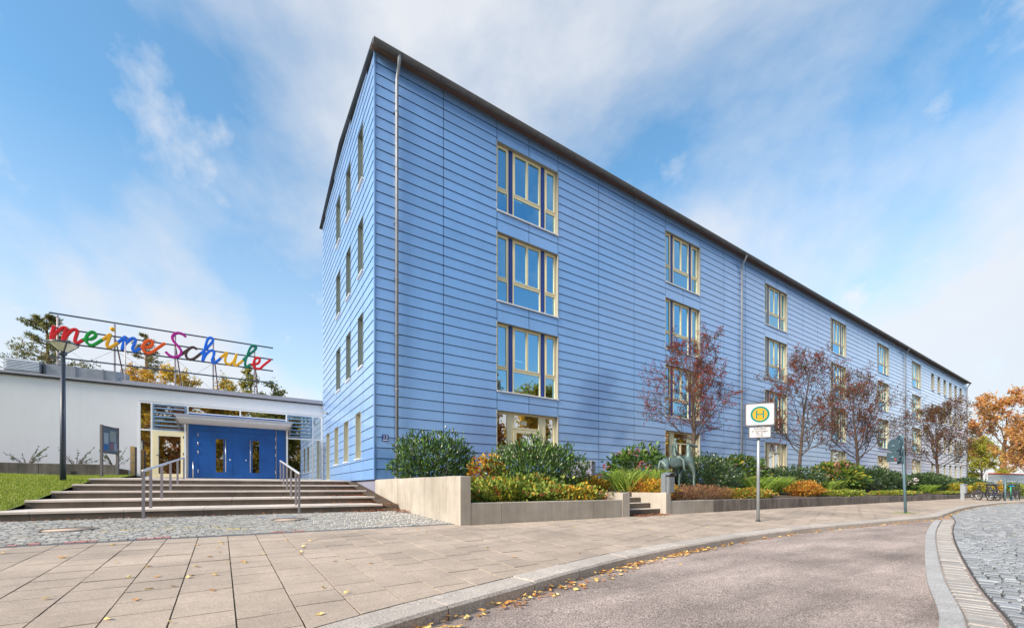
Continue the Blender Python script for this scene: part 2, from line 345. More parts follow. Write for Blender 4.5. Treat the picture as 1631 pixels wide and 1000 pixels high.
# road sheet (bay asphalt) from the kerb outwards
BAND = [(-1.2,-12.75),(0.83,-12.56),(2.99,-12.03),(6.2,-11.32),(8.82,-10.78),(11.1,-10.36),(13.26,-10.0),(14.2,-9.88)]
BL = resample(catmull([(-9,-14.6),(-5,-13.8)]+BAND, 10), 0.25); BNm = normals(BL)
def off(pts, nm, d): return [(p[0]+n[0]*d, p[1]+n[1]*d) for p, n in zip(pts, nm)]
def road_z(Y): return gz(Y) - 0.10
sh = MB()
xs = [-60, -30] + [-14 + i*0.5 for i in range(0, 150)]
for a, b in zip(xs, xs[1:]):
    ya, yb = kerb_y(a)+0.05, kerb_y(b)+0.05
    ys = [0, -1, -2, -3.5, -6, -10, -20, -40]
    for d0, d1 in zip(ys, ys[1:]):
        sh.quad((a,ya+d1,road_z(ya+d1)-0.012),(b,yb+d1,road_z(yb+d1)-0.012),(b,yb+d0,road_z(yb+d0)-0.012),(a,ya+d0,road_z(ya+d0)-0.012))
road = struct('road', sh, M['asphalt'])

# kerb stones (each a piece) --------------------------------------------------
pave = MB()
bed_edge = -5.97
for i in range(len(KF)-1):
    a, b = KBk[i], KBk[i+1]
    pave.quad((a[0],a[1]-0.02,gz(a[1])-0.011),(b[0],b[1]-0.02,gz(b[1])-0.011),(b[0],-5.9,gz(-5.9)-0.011),(a[0],-5.9,gz(-5.9)-0.011))
pavement = struct('pavement', pave, M['joint'])
rng = random.Random(4)
i = 0; kerb_n = 0
while i < len(KF)-5:
    n = 4 if rng.random() < 0.75 else 3
    seg = list(range(i, min(i+n+1, len(KF)))); mb = MB()
    gap = 0.006; dzs = rng.uniform(-0.004, 0.004)
    prof = [(0.0, -0.16), (0.0, -0.022), (0.018, 0.0), (KW, 0.0), (KW, -0.16)]
    rows = []
    for q, k in enumerate(seg):
        t = (-KN[k][1]*-1, KN[k][0]*-1)
        tx, ty = KN[k][1], -KN[k][0]
        sh_ = gap if q == 0 else (-gap if q == len(seg)-1 else 0)
        rows.append([(KF[k][0]+KN[k][0]*u+tx*sh_, KF[k][1]+KN[k][1]*u+ty*sh_, gz(KF[k][1]+KN[k][1]*u)+w+dzs) for u, w in prof])
    for r0, r1 in zip(rows, rows[1:]):
        for c in range(len(prof)-1): mb.quad(r0[c], r1[c], r1[c+1], r0[c+1])
    mb.poly(rows[0]); mb.poly(list(reversed(rows[-1])))
    mid = KF[seg[len(seg)//2]]
    o = link('kerb_stone', mb.mesh('kerb_stone', M['granite'], (mid[0], mid[1], 0)), pavement, (mid[0], mid[1], 0))
    i += n; kerb_n += 1

# slabs ----------------------------------------------------------------------
ang = R(2.4); ca, sa = math.cos(ang), math.sin(ang)
def rot(u, v): return (-3.52 + u*ca - v*sa, -9.86 + u*sa + v*ca)
SW = 0.35; slabs = []
for ci in range(-24, 135):
    offv = rng.choice((0, 0, 0.5))*0.0 + (ci % 2)*0.0
    offv = ((ci*37) % 7)/7*0.33
    for ri in range(-16, 16):
        u0, v0 = ci*SW, ri*0.335 + offv
        P4 = [rot(u0, v0), rot(u0+SW, v0), rot(u0+SW, v0+0.335), rot(u0, v0+0.335)]
        cx_, cy_ = sum(p[0] for p in P4)/4, sum(p[1] for p in P4)/4
        if cy_ > -5.7 or cx_ > 47 or cx_ < -11: continue
        if cy_ < kerb_y(cx_, KBk) - 0.4: continue
        # clip to kerb back edge
        k = min(range(0, len(KBk)), key=lambda q: (KBk[q][0]-cx_)**2+(KBk[q][1]-cy_)**2)
        nx, ny = KN[k]; poly = clip(P4, -nx, -ny, -(nx*KBk[k][0]+ny*KBk[k][1]) - 0.006)
        if not poly: continue
        top = -6.24 if cx_ > 0.1 else -5.97 + 0.03*0
        poly = clip(poly, 0, 1, top)
        if len(poly) < 3 or area(poly) < 0.004: continue
        full = area(poly) > 0.1168
        slabs.append((cx_, cy_, poly, full))
def inset(poly, d=0.0048):
    cx_ = sum(p[0] for p in poly)/len(poly); cy_ = sum(p[1] for p in poly)/len(poly); out = []
    for p in poly:
        l = math.hypot(p[0]-cx_, p[1]-cy_) or 1; k = max(0, (l-d*1.4)/l); out.append((cx_+(p[0]-cx_)*k, cy_+(p[1]-cy_)*k))
    return out
def slab_key(s):
    x, y = s[0], s[1]; vx, vy = x+3.45, y+13.41
    depth = vx*0.5416+vy*0.841; lat = vx*0.841-vy*0.5416
    if depth < 1.9 or abs(lat) > depth*1.3: return 1e6 + depth
    return depth*depth / (area(s[2])/0.117 + 0.02)
slabs.sort(key=slab_key)
full_mesh = None; far = MB()
for n, (x, y, poly, full) in enumerate(slabs):
    z = gz(y) + rng.uniform(-0.0025, 0.0015); tx, ty = rng.uniform(-0.006, 0.006), rng.uniform(-0.006, 0.006) + 0.033
    pl = inset(poly)
    v = rng.uniform(0.92, 1.08)
    mb = far if n >= 300 else MB()
    nb = len(mb.v); k = len(pl)
    tops = [(px, py, z + (px-x)*tx + (py-y)*ty) for px, py in pl]
    mb.v += [(a, b, c-0.028) for a, b, c in tops] + tops
    for q in range(k):
        mb.f.append((nb+q, nb+(q+1)%k, nb+k+(q+1)%k, nb+k+q)); mb.c.append((0.455*v, 0.365*v, 0.285*v) if n >= 300 else None); mb.sm.append(False)
    mb.f.append(tuple(nb+k+q for q in range(k))); mb.c.append((0.455*v, 0.365*v, 0.285*v) if n >= 300 else None); mb.sm.append(False)
    if n < 300: link('paving_slab', mb.mesh('paving_slab', M['slab'], (x, y, z)), pavement, (x, y, z))
o = far.build('distant_paving_slabs', M['slabfar'], pavement); tag(o, kind='stuff')

# flush granite band, gutter stones and road cobbles ---------------------------
i = 40
while i < len(BL)-3:
    n = 4; seg = list(range(i, min(i+n+1, len(BL)))); mb = MB(); rows = []
    for q, k in enumerate(seg):
        tx, ty = BNm[k][1], -BNm[k][0]; s_ = 0.005 if q == 0 else (-0.005 if q == len(seg)-1 else 0)
        rows.append([(BL[k][0]-BNm[k][0]*u+tx*s_, BL[k][1]-BNm[k][1]*u+ty*s_, road_z(BL[k][1])+w) for u, w in ((0,-0.08),(0,0.012),(0.01,0.02),(0.13,0.02),(0.14,0.012),(0.14,-0.08))])
    for r0, r1 in zip(rows, rows[1:]):
        for c in range(5): mb.quad(r0[c], r0[c+1], r1[c+1], r1[c])
    mb.poly(list(reversed(rows[0]))); mb.poly(rows[-1]); mid = BL[seg[len(seg)//2]]
    link('band_stone', mb.mesh('band_stone', M['granite2'], (mid[0], mid[1], 0)), road, (mid[0], mid[1], 0)); i += n
def stone(mb, pts, z, rise, color=None):
    """a cobble: slightly domed quad block"""
    cx_ = sum(p[0] for p in pts)/4; cy_ = sum(p[1] for p in pts)/4; n = len(mb.v)
    mb.v += [(p[0], p[1], z-0.05) for p in pts] + [(p[0], p[1], z-0.007-rise*1.1) for p in pts] + [(cx_+(p[0]-cx_)*0.9, cy_+(p[1]-cy_)*0.9, z+rise) for p in pts]
    for q in range(4):
        r = (q+1) % 4
        mb.f += [(n+q, n+r, n+4+r, n+4+q), (n+4+q, n+4+r, n+8+r, n+8+q)]; mb.c += [color]*2; mb.sm += [False]*2
    mb.f.append((n+8, n+9, n+10, n+11)); mb.c.append(color); mb.sm.append(False)
rg = random.Random(11)
BF = resample(catmull([(-9,-14.6),(-5,-13.8)]+BAND, 10), 0.05); BFn = normals(BF)
i = 180
while i < len(BF)-4:      # gutter stones, long side across
    n = rg.choice((1, 2, 2, 2)); a, b = i, i+n
    j = lambda k, u: (BF[k][0]-BFn[k][0]*u, BF[k][1]-BFn[k][1]*u)
    e = 0.006; w = 0.36 + rg.uniform(-0.015, 0.015)
    def mixp(p, q, t): return (p[0]+(q[0]-p[0])*t, p[1]+(q[1]-p[1])*t)
    A0, A1, B0, B1 = j(a, 0.15), j(a, w), j(b, 0.15), j(b, w)
    pts = [mixp(A0,B0,0.05), mixp(A1,B1,0.05), mixp(A1,B1,0.95), mixp(A0,B0,0.95)]
    cx_ = sum(p[0] for p in pts)/4; cy_ = sum(p[1] for p in pts)/4
    mb = MB(); stone(mb, pts, road_z(cy_)+0.0+rg.uniform(-0.006,0.004), 0.004)
    link('gutter_stone', mb.mesh('gutter_stone', M['gutterstone'], (cx_, cy_, 0)), road, (cx_, cy_, 0)); i += n
# road cobbles in rows following the band, then the kerb
GL = resample(catmull([(-9,-15.0),(-5,-14.2),(-1.1,-13.12),(0.95,-12.93),(3.1,-12.4),(6.3,-11.69),(8.95,-11.15),(11.2,-10.74),(13.5,-10.36),(15.2,-10.02),(17.1,-9.62),(20.3,-9.30),(24,-9.02),(27.75,-8.90),(33,-8.88),(38,-9.25),(46,-10.25),(58,-12)], 10), 0.02); GN = normals(GL)
cob = []
bd = MB()
for q in range(40, len(GL)-14, 12):
    a, b = q, q+12
    A_, B_ = GL[a], GL[b]; C_ = (GL[b][0]-GN[b][0]*3.5, GL[b][1]-GN[b][1]*3.5); D_ = (GL[a][0]-GN[a][0]*3.5, GL[a][1]-GN[a][1]*3.5)
    bd.quad(*[(p[0], p[1], road_z(p[1])-0.0095) for p in (D_, C_, B_, A_)])
bd.build('joint_bed', M['joint2'], road)
k = 60
while k < len(GL)-12:
    n = rg.choice((5, 5, 6)); a, b = k, min(k+n, len(GL)-1); g_ = 0.0085
    u = 0.012; first = rg.uniform(0.08, 0.19); umax = 3.4 if GL[k][0] < 20 else 2.4
    while u < umax:
        w_ = first if u < 0.02 else rg.uniform(0.09, 0.15)
        def j(q, uu): return (GL[q][0]-GN[q][0]*uu + rg.uniform(-0.006,0.006), GL[q][1]-GN[q][1]*uu + rg.uniform(-0.006,0.006))
        A0, A1, B0, B1 = j(a, u+g_), j(a, u+w_-g_), j(b, u+w_-g_), j(b, u+g_)
        L_ = math.hypot(B0[0]-A1[0], B0[1]-A1[1]) or 1; t_ = min(0.3, g_/L_)
        pts = [mixp(A0,B1,t_), mixp(A1,B0,t_), mixp(A1,B0,1-t_), mixp(A0,B1,1-t_)]
        cx_ = sum(p[0] for p in pts)/4; cy_ = sum(p[1] for p in pts)/4
        if cx_ < 52: cob.append((cx_, cy_, pts))
        u += w_
    k += n
def cob_key(c):
    vx, vy = c[0]+3.45, c[1]+13.41; d = vx*0.5416+vy*0.841; l = vx*0.841-vy*0.5416
    return d if (d > 2.6 and l < d*1.25) else 1e5+d
cob.sort(key=cob_key); far = MB()
for n, (x, y, pts) in enumerate(cob):
    z = road_z(y) + rg.uniform(-0.006, 0.006); v = rg.uniform(0.62, 1.25); w = rg.uniform(-0.02, 0.03)
    c = (0.25*v+w, 0.265*v+w*0.6, 0.28*v)
    if n < 300:
        mb = MB(); stone(mb, pts, z, 0.006); link('cobblestone', mb.mesh('cobblestone', M['cobble'], (x, y, z)), road, (x, y, z))
    else: stone(far, pts, z, 0.006, c)
tag(far.build('distant_cobblestones', M['cobblefar'], road), kind='stuff')
# ================================================================== forecourt of small mosaic stones, lawn, steps
fc = MB(); fc.quad((-14,-5.95,gz(-5.95)-0.018),(0.05,-5.95,gz(-5.95)-0.018),(0.05,-2.2,gz(-2.2)-0.018),(-14,-2.2,gz(-2.2)-0.018))
forecourt = struct('forecourt', fc, M['joint'])
ms = MB(); y = -5.83; rw = random.Random(8)
while y < -2.45:
    hh = rw.uniform(0.085, 0.105); x = -7.9 + rw.uniform(0, 0.1) - max(0, (y+4.5))*0.4
    while x < 0.0:
        w = rw.uniform(0.08, 0.115)
        pts = [(x+0.006+rw.uniform(-.005,.005), y+0.006), (x+w-0.006, y+0.006+rw.uniform(-.005,.005)), (x+w-0.006+rw.uniform(-.005,.005), y+hh-0.006), (x+0.006, y+hh-0.006)]
        v = rw.uniform(0.75, 1.2); t = rw.uniform(-0.02, 0.02); c = (0.43*v+t, 0.41*v, 0.37*v-t)
        cx_, cy_ = x+w/2, y+hh/2
        if cy_ < -5.72 and (-5.9 < cx_ < -4.35 or -3.1 < cx_ < -2.4) and rw.random() < 0.8: c = (0.55, 0.24, 0.21)      # chalk line
        if abs(math.hypot(cx_+4.7, (cy_+5.9)*1.0) - 1.35) < 0.07 and cy_ > -5.3 and cx_ > -5.4 and rw.random() < 0.7: c = (0.50, 0.42, 0.22)
        if abs(cx_+2.9) < 0.35 and abs(cy_+3.2) < 0.1 and rw.random() < 0.6: c = (0.18, 0.28, 0.5)
        if not ((cx_+5.8)**2+(cy_+4.18)**2 < 0.36**2 or (cx_+2.7)**2+(cy_+3.86)**2 < 0.36**2):
            stone(ms, pts, gz(cy_)+rw.uniform(-0.006, 0.006), 0.006, c)
        x += w
    y += hh
tag(ms.build('mosaic_stones', M['mosaic'], forecourt), kind='stuff')
mb = MB()      # pale flagged strip at the far left of the forecourt
for k in range(7): mb.bbox(-13.5+k*0.78, -12.74+k*0.78, -5.9, -2.7, gz(-4.3)-0.08, gz(-4.3)+0.002*(k%2)+0.004, 0.006)
struct('path', mb, M['slab'])
for (x, y, lab) in ((-5.8, -4.18, 'round beige manhole cover in the stone setts on the left'), (-2.7, -3.86, 'round beige manhole cover in the setts below the right handrail')):
    t = empty('manhole_cover', (x, y, gz(y)), lab, 'manhole cover')
    mb = MB(); mb.lathe((x, y, gz(y)-0.03), [(0.0, 0.026), (0.29, 0.03), (0.295, 0.0)], 28); mb.build('cover_plate', flat('manhole_concrete_%d' % int(x), (0.50, 0.38, 0.29), 0.95), t)
    mb = MB(); mb.lathe((x, y, gz(y)-0.03), [(0.30, 0.0), (0.305, 0.036), (0.345, 0.036), (0.35, 0.0)], 28); mb.build('rim', M['concdark'], t)
t = empty('drain_channel', (-4, -5.93, gz(-5.93)), 'slotted dark metal drain channel between setts and paving slabs', 'drain')
mb = MB(); mb.box(-11, 0.0, -5.965, -5.865, gz(-5.93)-0.06, gz(-5.93)-0.015); mb.build('trough', M['blackm'], t)
mb = MB()
for s in (-5.966, -5.872): mb.box(-11, 0.0, s, s+0.008, gz(-5.93)-0.02, gz(-5.93)+0.004)
for k in range(370): mb.box(-11+k*0.0297, -11+k*0.0297+0.013, -5.958, -5.872, gz(-5.93)-0.012, gz(-5.93)+0.002)
tag(mb.build('grating', M['zinc'], t), kind='stuff')

# wide shallow steps
NOSE = [-2.5, -1.15, 0.2, 1.55, 2.9]; HZ = [0.30, 0.475, 0.65, 0.825, 1.0]
XL = [-13.0, -7.2, -7.2, -7.2, -7.2]; XR = [-0.45, -0.30, -0.22, -0.18, -0.14]
stairs = empty('entrance_steps', (-4, -2.5, 0.1), 'wide shallow concrete steps with pale treads up to the blue doors', 'steps')
for i in range(5):
    y0 = NOSE[i]; y1 = NOSE[i+1]+0.03 if i < 4 else 10.42
    z0 = 0.05 if i == 0 else HZ[i-1]-0.1
    nb = 6 if i else 10; w = (XR[i]-XL[i])/nb
    for k in range(nb):
        mb = MB(); mb.box(XL[i]+k*w+0.003, XL[i]+(k+1)*w-0.003, y0+0.012, y0+0.5, z0, HZ[i]-0.045); r = mb.build('riser_block', M['stepc'], stairs)
        mb = MB(); a, b = XL[i]+k*w+0.002, XL[i]+(k+1)*w-0.002
        if i < 4: mb.bbox(a, b, y0-0.012, y1, HZ[i]-0.045, HZ[i], 0.008)
        else:
            n = len(mb.v); mb.v += [(a,y0-0.012,0.955),(b,y0-0.012,0.955),(b,10.42,1.1),(a,10.42,1.1),(a,y0-0.012,1.0),(b,y0-0.012,1.0),(b,10.42,1.165),(a,10.42,1.165)]
            for q in ((0,3,2,1),(4,5,6,7),(0,1,5,4),(1,2,6,5),(2,3,7,6),(3,0,4,7)): mb.f.append(tuple(n+i2 for i2 in q)); mb.c.append(None); mb.sm.append(False)
        mb.build('tread', M['stepn'], stairs)
mb = MB()
for i in range(5): mb.box(XL[i]+0.02, XR[i]-0.02, NOSE[i]+0.4, 10.3, -0.2, HZ[i]-0.06 if i < 4 else 0.94)
mb.build('core', M['stepc'], stairs)

def handrail(X, label, ytop):
    t = empty('handrail', (X, -2.7, 0.12), label, 'handrail', 'handrails on the entrance steps')
    base = [(-2.68, 0.117), (-1.95, 0.30), (-0.6, 0.475), (0.75, 0.65), (2.1, 0.825), (ytop, 1.0)]
    y0, z0, y1, z1 = base[0][0], 1.04, base[-1][0], 1.68
    for y, z in base:
        zt = z0+(z1-z0)*(y-y0)/(y1-y0)
        mb = MB(); mb.box(X-0.022, X+0.022, y-0.03, y+0.03, z-0.05, zt); mb.build('post', M['railpaint'], t)
    mb = MB(); mb.tube([(X, y0-0.03, z0+0.0), (X, y0, z0+0.02), (X, y1, z1+0.02), (X, y1+0.04, z1+0.01)], 0.027, 8); mb.build('grip', M['railtop'], t)
handrail(-5.15, 'grey metal handrail on the steps in front of the cream door', 3.55)
handrail(-2.42, 'grey metal handrail on the steps right of the blue doors', 3.55)

# lawn -----------------------------------------------------------------------
def lawn_z(x, y):
    pts = [(-3.2, 0.22), (-2.3, 0.27), (3.2, 0.93), (8.5, 1.2), (12, 1.2)]
    for (a, za), (b, zb) in zip(pts, pts[1:]):
        if y <= b: z = za+(zb-za)*(y-a)/(b-a); break
    else: z = 1.2
    return z + 0.02*math.sin(x*1.7+y*0.9)
mb = MB(); N = 30
for i in range(40):
    for j in range(44):
        x0, x1 = -20+i*0.32, -20+(i+1)*0.32; y0, y1 = -2.3+j*0.29, -2.3+(j+1)*0.29
        mb.quad((x0,y0,lawn_z(x0,y0)),(x1,y0,lawn_z(x1,y0)),(x1,y1,lawn_z(x1,y1)),(x0,y1,lawn_z(x0,y1)))
mb.box(-60, -20, -2.3, 12, -0.5, 1.0)
lawn = struct('lawn', mb, M['lawn'])
mb = MB(); rl = random.Random(3)
for k in range(52000):
    x = -7.22 - abs(rl.gauss(0, 2.6)); y = rl.uniform(-2.25, 8.45)
    if x < -15: continue
    z = lawn_z(x, y); hgt = rl.uniform(0.025, 0.065); a = rl.uniform(0, 6.28); lx, ly = rl.uniform(-.03,.03), rl.uniform(-.03,.03); w = 0.007
    n = len(mb.v); mb.v += [(x-w*math.cos(a), y-w*math.sin(a), z), (x+w*math.cos(a), y+w*math.sin(a), z), (x+lx, y+ly, z+hgt)]
    v = rl.uniform(0.6, 1.3); q = rl.random(); c = (0.24*v, 0.32*v, 0.03*v) if q < 0.75 else (0.42*v, 0.40*v, 0.08*v)
    mb.f.append((n, n+1, n+2)); mb.c.append(c); mb.sm.append(False)
o = mb.build('grass', M['foliage']); tag(o, 'short green grass of the sloping lawn left of the steps', 'grass', kind='stuff')

# ================================================================== the long blue building
B = empty('blue_school_building', (0, 0, 1.0), 'long four storey building clad in blue lapped boards with cream windows', 'building')
LX, DY, Z0, PT, NROW = 77.0, 10.5, 1.0, 0.34, 40
ZT = Z0 + PT*NROW
COLS = [4.50, 14.42, 24.34, 34.26, 44.18, 54.0]; WW, WH = 2.92, 2.60
opens = []          # front openings: x0,x1,z0,z1,type
for x in COLS:
    for z in (11.2, 7.8, 4.4): opens.append((x, x+WW, z, z+WH, 'win'))
    opens.append((x, x+WW, 1.85, 3.66, 'ground'))
for i in range(6):
    for z in (11.7, 8.3, 4.9, 1.7): opens.append((60.8+2.5*i, 61.85+2.5*i, z, z+1.8, 'narrow'))
gopens = [(a, b, z, z+h_, 'gable') for (a, b) in ((1.45, 2.2), (3.5, 4.3), (5.6, 6.5)) for z, h_ in ((11.5, 1.95), (8.3, 1.9), (5.0, 1.85))]
gopens += [(1.8, 2.58, 1.78, 3.45, 'gable'), (3.92, 4.78, 1.78, 3.42, 'gable'), (6.05, 6.93, 1.78, 3.45, 'gable'), (8.3, 9.2, 1.14, 3.42, 'gdoor')]
FJ = [0.0, 2.32]
for x in COLS: FJ += [x-0.01, x+WW/2, x+WW+0.01, x+WW+2.34, x+WW+4.66]
FJ = [j for j in FJ if j < 58.5] + [59.4+2.5*i for i in range(1, 8)]; FJ = sorted(set([j for j in FJ if j < LX-0.5] + [LX]))
GJ = [0.0, 1.44, 3.48, 5.58, 8.0, DY]
def boards(joints, ops, length, tag_):
    out = []
    for k in range(NROW):
        z0, z1 = Z0+k*PT, Z0+(k+1)*PT
        for a, b in zip(joints, joints[1:]):
            segs = [(a, b, z0, z1)]
            for (x0, x1, w0, w1, ty) in ops:
                if ty in ('win', 'ground'):
                    tk = math.ceil((w1-Z0)/PT - 1e-6)           # the board above the head reaches down to it
                    if k == tk and w1 < z0+1e-6:
                        ns = []
                        for (p, q, r, s) in segs:
                            if p >= x0-0.02 and q <= x1+0.02: ns.append((p, q, w1, s))
                            else: ns.append((p, q, r, s))
                        segs = ns
                    if k == tk-1: w1 = z1
                ns = []
                for (p, q, r, s) in segs:
                    if q <= x0+1e-4 or p >= x1-1e-4 or s <= w0+1e-4 or r >= w1-1e-4: ns.append((p, q, r, s)); continue
                    if p < x0-0.03: ns.append((p, x0, r, s))
                    if q > x1+0.03: ns.append((x1, q, r, s))
                    pl, qr = max(p, x0), min(q, x1)
                    if r < w0-0.03: ns.append((pl, qr, r, w0))
                    if s > w1+0.03: ns.append((pl, qr, w1, s))
                segs = ns
            for sgm in segs: out.append((tag_,)+sgm)
    return out
allb = boards(FJ, opens, LX, 'f') + boards(GJ, gopens, DY, 'g')
for k in (0, 1):       # the gable triangle
    z0 = ZT+k*PT*0.8; m_ = 0.9+k*2.6
    allb.append(('g', m_, 5.25, z0, z0+PT*0.8)); allb.append(('g', 5.25, DY-m_, z0, z0+PT*0.8))
def board_geo(mb, w, h, seg_y=None):
    """local: x 0..w along the wall, y outwards negative, z 0..h"""
    g2, gp = 0.012, 0.0
    a, b = g2, w-g2; zb, zt = 0.0, h-0.019
    yb, yt, th = -0.048, -0.030, 0.012
    n = len(mb.v)
    mb.v += [(a,yb,zb),(b,yb,zb),(b,yt,zt),(a,yt,zt),(a,yb+th,zb),(b,yb+th,zb),(b,yt+th,zt),(a,yt+th,zt)]
    for q in ((0,1,2,3),(7,6,5,4),(0,4,5,1),(3,2,6,7),(1,5,6,2),(0,3,7,4)):
        mb.f.append(tuple(n+i for i in q)); mb.c.append(None); mb.sm.append(False)
def board_rank(b):
    t, p, q, r, s = b; mid = (p+q)/2
    X, Y = (mid, 0) if t == 'f' else (0, mid)
    nx, ny = (0, -1) if t == 'f' else (-1, 0)
    vx, vy = -3.45-X, -13.41-Y; d = math.hypot(vx, vy); cosv = (vx*nx+vy*ny)/d
    return -(q-p)*(s-r)*cosv/(d*d)
allb.sort(key=board_rank); cache = {}; rest = MB()
def place(v, t, p, r):      # board local -> world
    return (p+v[0], v[1], r+v[2]) if t == 'f' else (v[1], p+v[0], r+v[2])
for n, (t, p, q, r, s) in enumerate(allb):
    w, h_ = round(q-p, 3), round(s-r, 3)
    if n < 300:
        key = (t, w, h_)
        if key not in cache:
            mb = MB(); board_geo(mb, w, h_)
            if t == 'g': mb.v = [(v[1], v[0], v[2]) for v in mb.v]; mb.f = [tuple(reversed(f)) for f in mb.f]
            cache[key] = mb.mesh('board', M['clad'])
        link('board', cache[key], B, (p, 0, r) if t == 'f' else (0, p, r))
    else:
        mb = MB(); board_geo(mb, w, h_); nb = len(rest.v)
        rest.v += [place(v, t, p, r) for v in mb.v]
        for f in mb.f:
            f = f if t == 'f' else tuple(reversed(f)); rest.f.append(tuple(nb+i for i in f)); rest.c.append(None); rest.sm.append(False)
tag(rest.build('distant_boards', M['clad'], B), kind='stuff')
# corner trim
mb = MB(); mb.box(-0.058, -0.006, -0.058, -0.006, Z0, ZT); mb.build('corner_trim', M['clad'], B)
# backing walls with openings
def wall_cells(mb, ops, L_, put):
    xs = sorted(set([0.0, L_]+[o[0] for o in ops]+[o[1] for o in ops])); zs = sorted(set([Z0-0.02, ZT+0.05]+[o[2] for o in ops]+[o[3] for o in ops]))
    for xa, xb in zip(xs, xs[1:]):
        cx_ = (xa+xb)/2; col_ops = [o for o in ops if o[0] < cx_ < o[1]]
        zz_ = sorted(set([Z0-0.02, ZT+0.05]+[o[2] for o in col_ops]+[o[3] for o in col_ops]))
        for za, zb in zip(zz_, zz_[1:]):
            cz = (za+zb)/2
            if any(o[2] < cz < o[3] for o in col_ops): continue
            put(mb, xa, xb, za, zb)
mb = MB()
wall_cells(mb, opens, LX, lambda m, a, b, c, d: m.quad((a,-0.004,c),(b,-0.004,c),(b,-0.004,d),(a,-0.004,d)))
wall_cells(mb, gopens, DY, lambda m, a, b, c, d: m.quad((-0.004,b,c),(-0.004,a,c),(-0.004,a,d),(-0.004,b,d)))
mb.poly([(-0.004,0,ZT+0.05),(-0.004,5.25,ZT+0.66),(-0.004,DY,ZT+0.05)])
mb.quad((LX,0,Z0),(LX,DY,Z0),(LX,DY,ZT),(LX,0,ZT)); mb.quad((0,DY,Z0),(LX,DY,Z0),(LX,DY,ZT),(0,DY,ZT)); mb.box(0.5, LX-0.02, 3.2, DY-0.5, Z0, ZT-0.05)
mb.build('wall', M['dark'], B)
mb = MB(); mb.box(0.05, LX-0.05, 0.05, DY-0.05, -0.5, Z0-0.004); mb.build('plinth', M['plinth'], B)
# roof
rf = MB(); ov, gv = 0.30, 0.16
for (ya, za, yb, zb) in ((-ov, ZT+0.02, 5.25, ZT+0.70), (5.25, ZT+0.70, DY+ov, ZT+0.02)):
    n = len(rf.v); rf.v += [(-gv,ya,za),(LX+gv,ya,za),(LX+gv,yb,zb),(-gv,yb,zb),(-gv,ya,za+0.06),(LX+gv,ya,za+0.06),(LX+gv,yb,zb+0.06),(-gv,yb,zb+0.06)]
    for q in ((0,3,2,1),(4,5,6,7),(0,1,5,4),(1,2,6,5),(2,3,7,6),(3,0,4,7)): rf.f.append(tuple(n+i for i in q)); rf.c.append(None); rf.sm.append(False)
roof = rf.build('roof', M['roof'], B)
mb = MB(); mb.box(-gv+0.01, LX+gv-0.01, -ov+0.02, -0.01, ZT-0.02, ZT+0.012); mb.build('soffit', M['soffit'], roof)
for k in range(5):
    x = 24+k*4.2; mb = MB(); mb.tube([(x, 0.4, ZT+0.1), (x, 0.4, ZT+0.42)], 0.05, 8); mb.tube([(x, 0.4, ZT+0.40), (x, 0.4, ZT+0.5)], 0.09, 8); mb.build('vent_pipe', M['roof'], roof)
# gutter: half-round profile
mb = MB(); gy, gzc, gr = -ov-0.07, ZT-0.045, 0.085; prof = [(gy+gr*math.cos(a), gzc+gr*math.sin(a)) for a in [math.pi*(1+i/8) for i in range(9)]]
prof = [(gy-gr, gzc+0.035)] + prof + [(gy+gr, gzc+0.05)]
for (a, b), (c, d) in zip(prof, prof[1:]): mb.quad((-gv,a,b),(LX+gv,a,b),(LX+gv,c,d),(-gv,c,d), smooth=True)
mb.poly([(-gv,a,b) for a, b in prof])
mb.tube([(-gv, gy-gr-0.004, gzc+0.038), (LX+gv, gy-gr-0.004, gzc+0.038)], 0.012, 6)
gut = mb.build('gutter', M['gutter'], B)
k = 0
while 0.7+k*1.35 < LX:
    x = 0.7+k*1.35; mb = MB()
    for (a, b), (c, d) in zip(prof, prof[1:]):
        s = 1.06; f = lambda y, z: (gy+(y-gy)*s, gzc+(z-gzc)*s)
        A, C = f(a, b), f(c, d); mb.quad((x,A[0],A[1]),(x+0.025,A[0],A[1]),(x+0.025,C[0],C[1]),(x,C[0],C[1]))
    mb.build('bracket', M['roof'], gut); k += 1
# downpipes
for x in (0.66, 21.45, 51.6, 76.7):
    mb = MB(); pr = 0.05
    mb.tube([(x, gy, gzc-gr*0.4), (x, gy, gzc-gr-0.08), (x, gy+0.05, gzc-gr-0.2), (x, -0.14, gzc-gr-0.5), (x, -0.125, gzc-gr-0.75), (x, -0.125, 0.9)], [0.075, 0.06, pr, pr, pr, pr], 10)
    dp = mb.build('downpipe', M['zinc'], B)
    for z in (2.1, 3.9, 5.7, 7.5, 9.3, 11.1, 12.9):
        mb = MB(); mb.tube([(x, -0.125, z), (x, -0.125, z+0.03)], pr+0.007, 10); mb.box(x-0.09, x+0.09, -0.075, -0.06, z, z+0.03); mb.build('clamp', M['zinc'], dp)

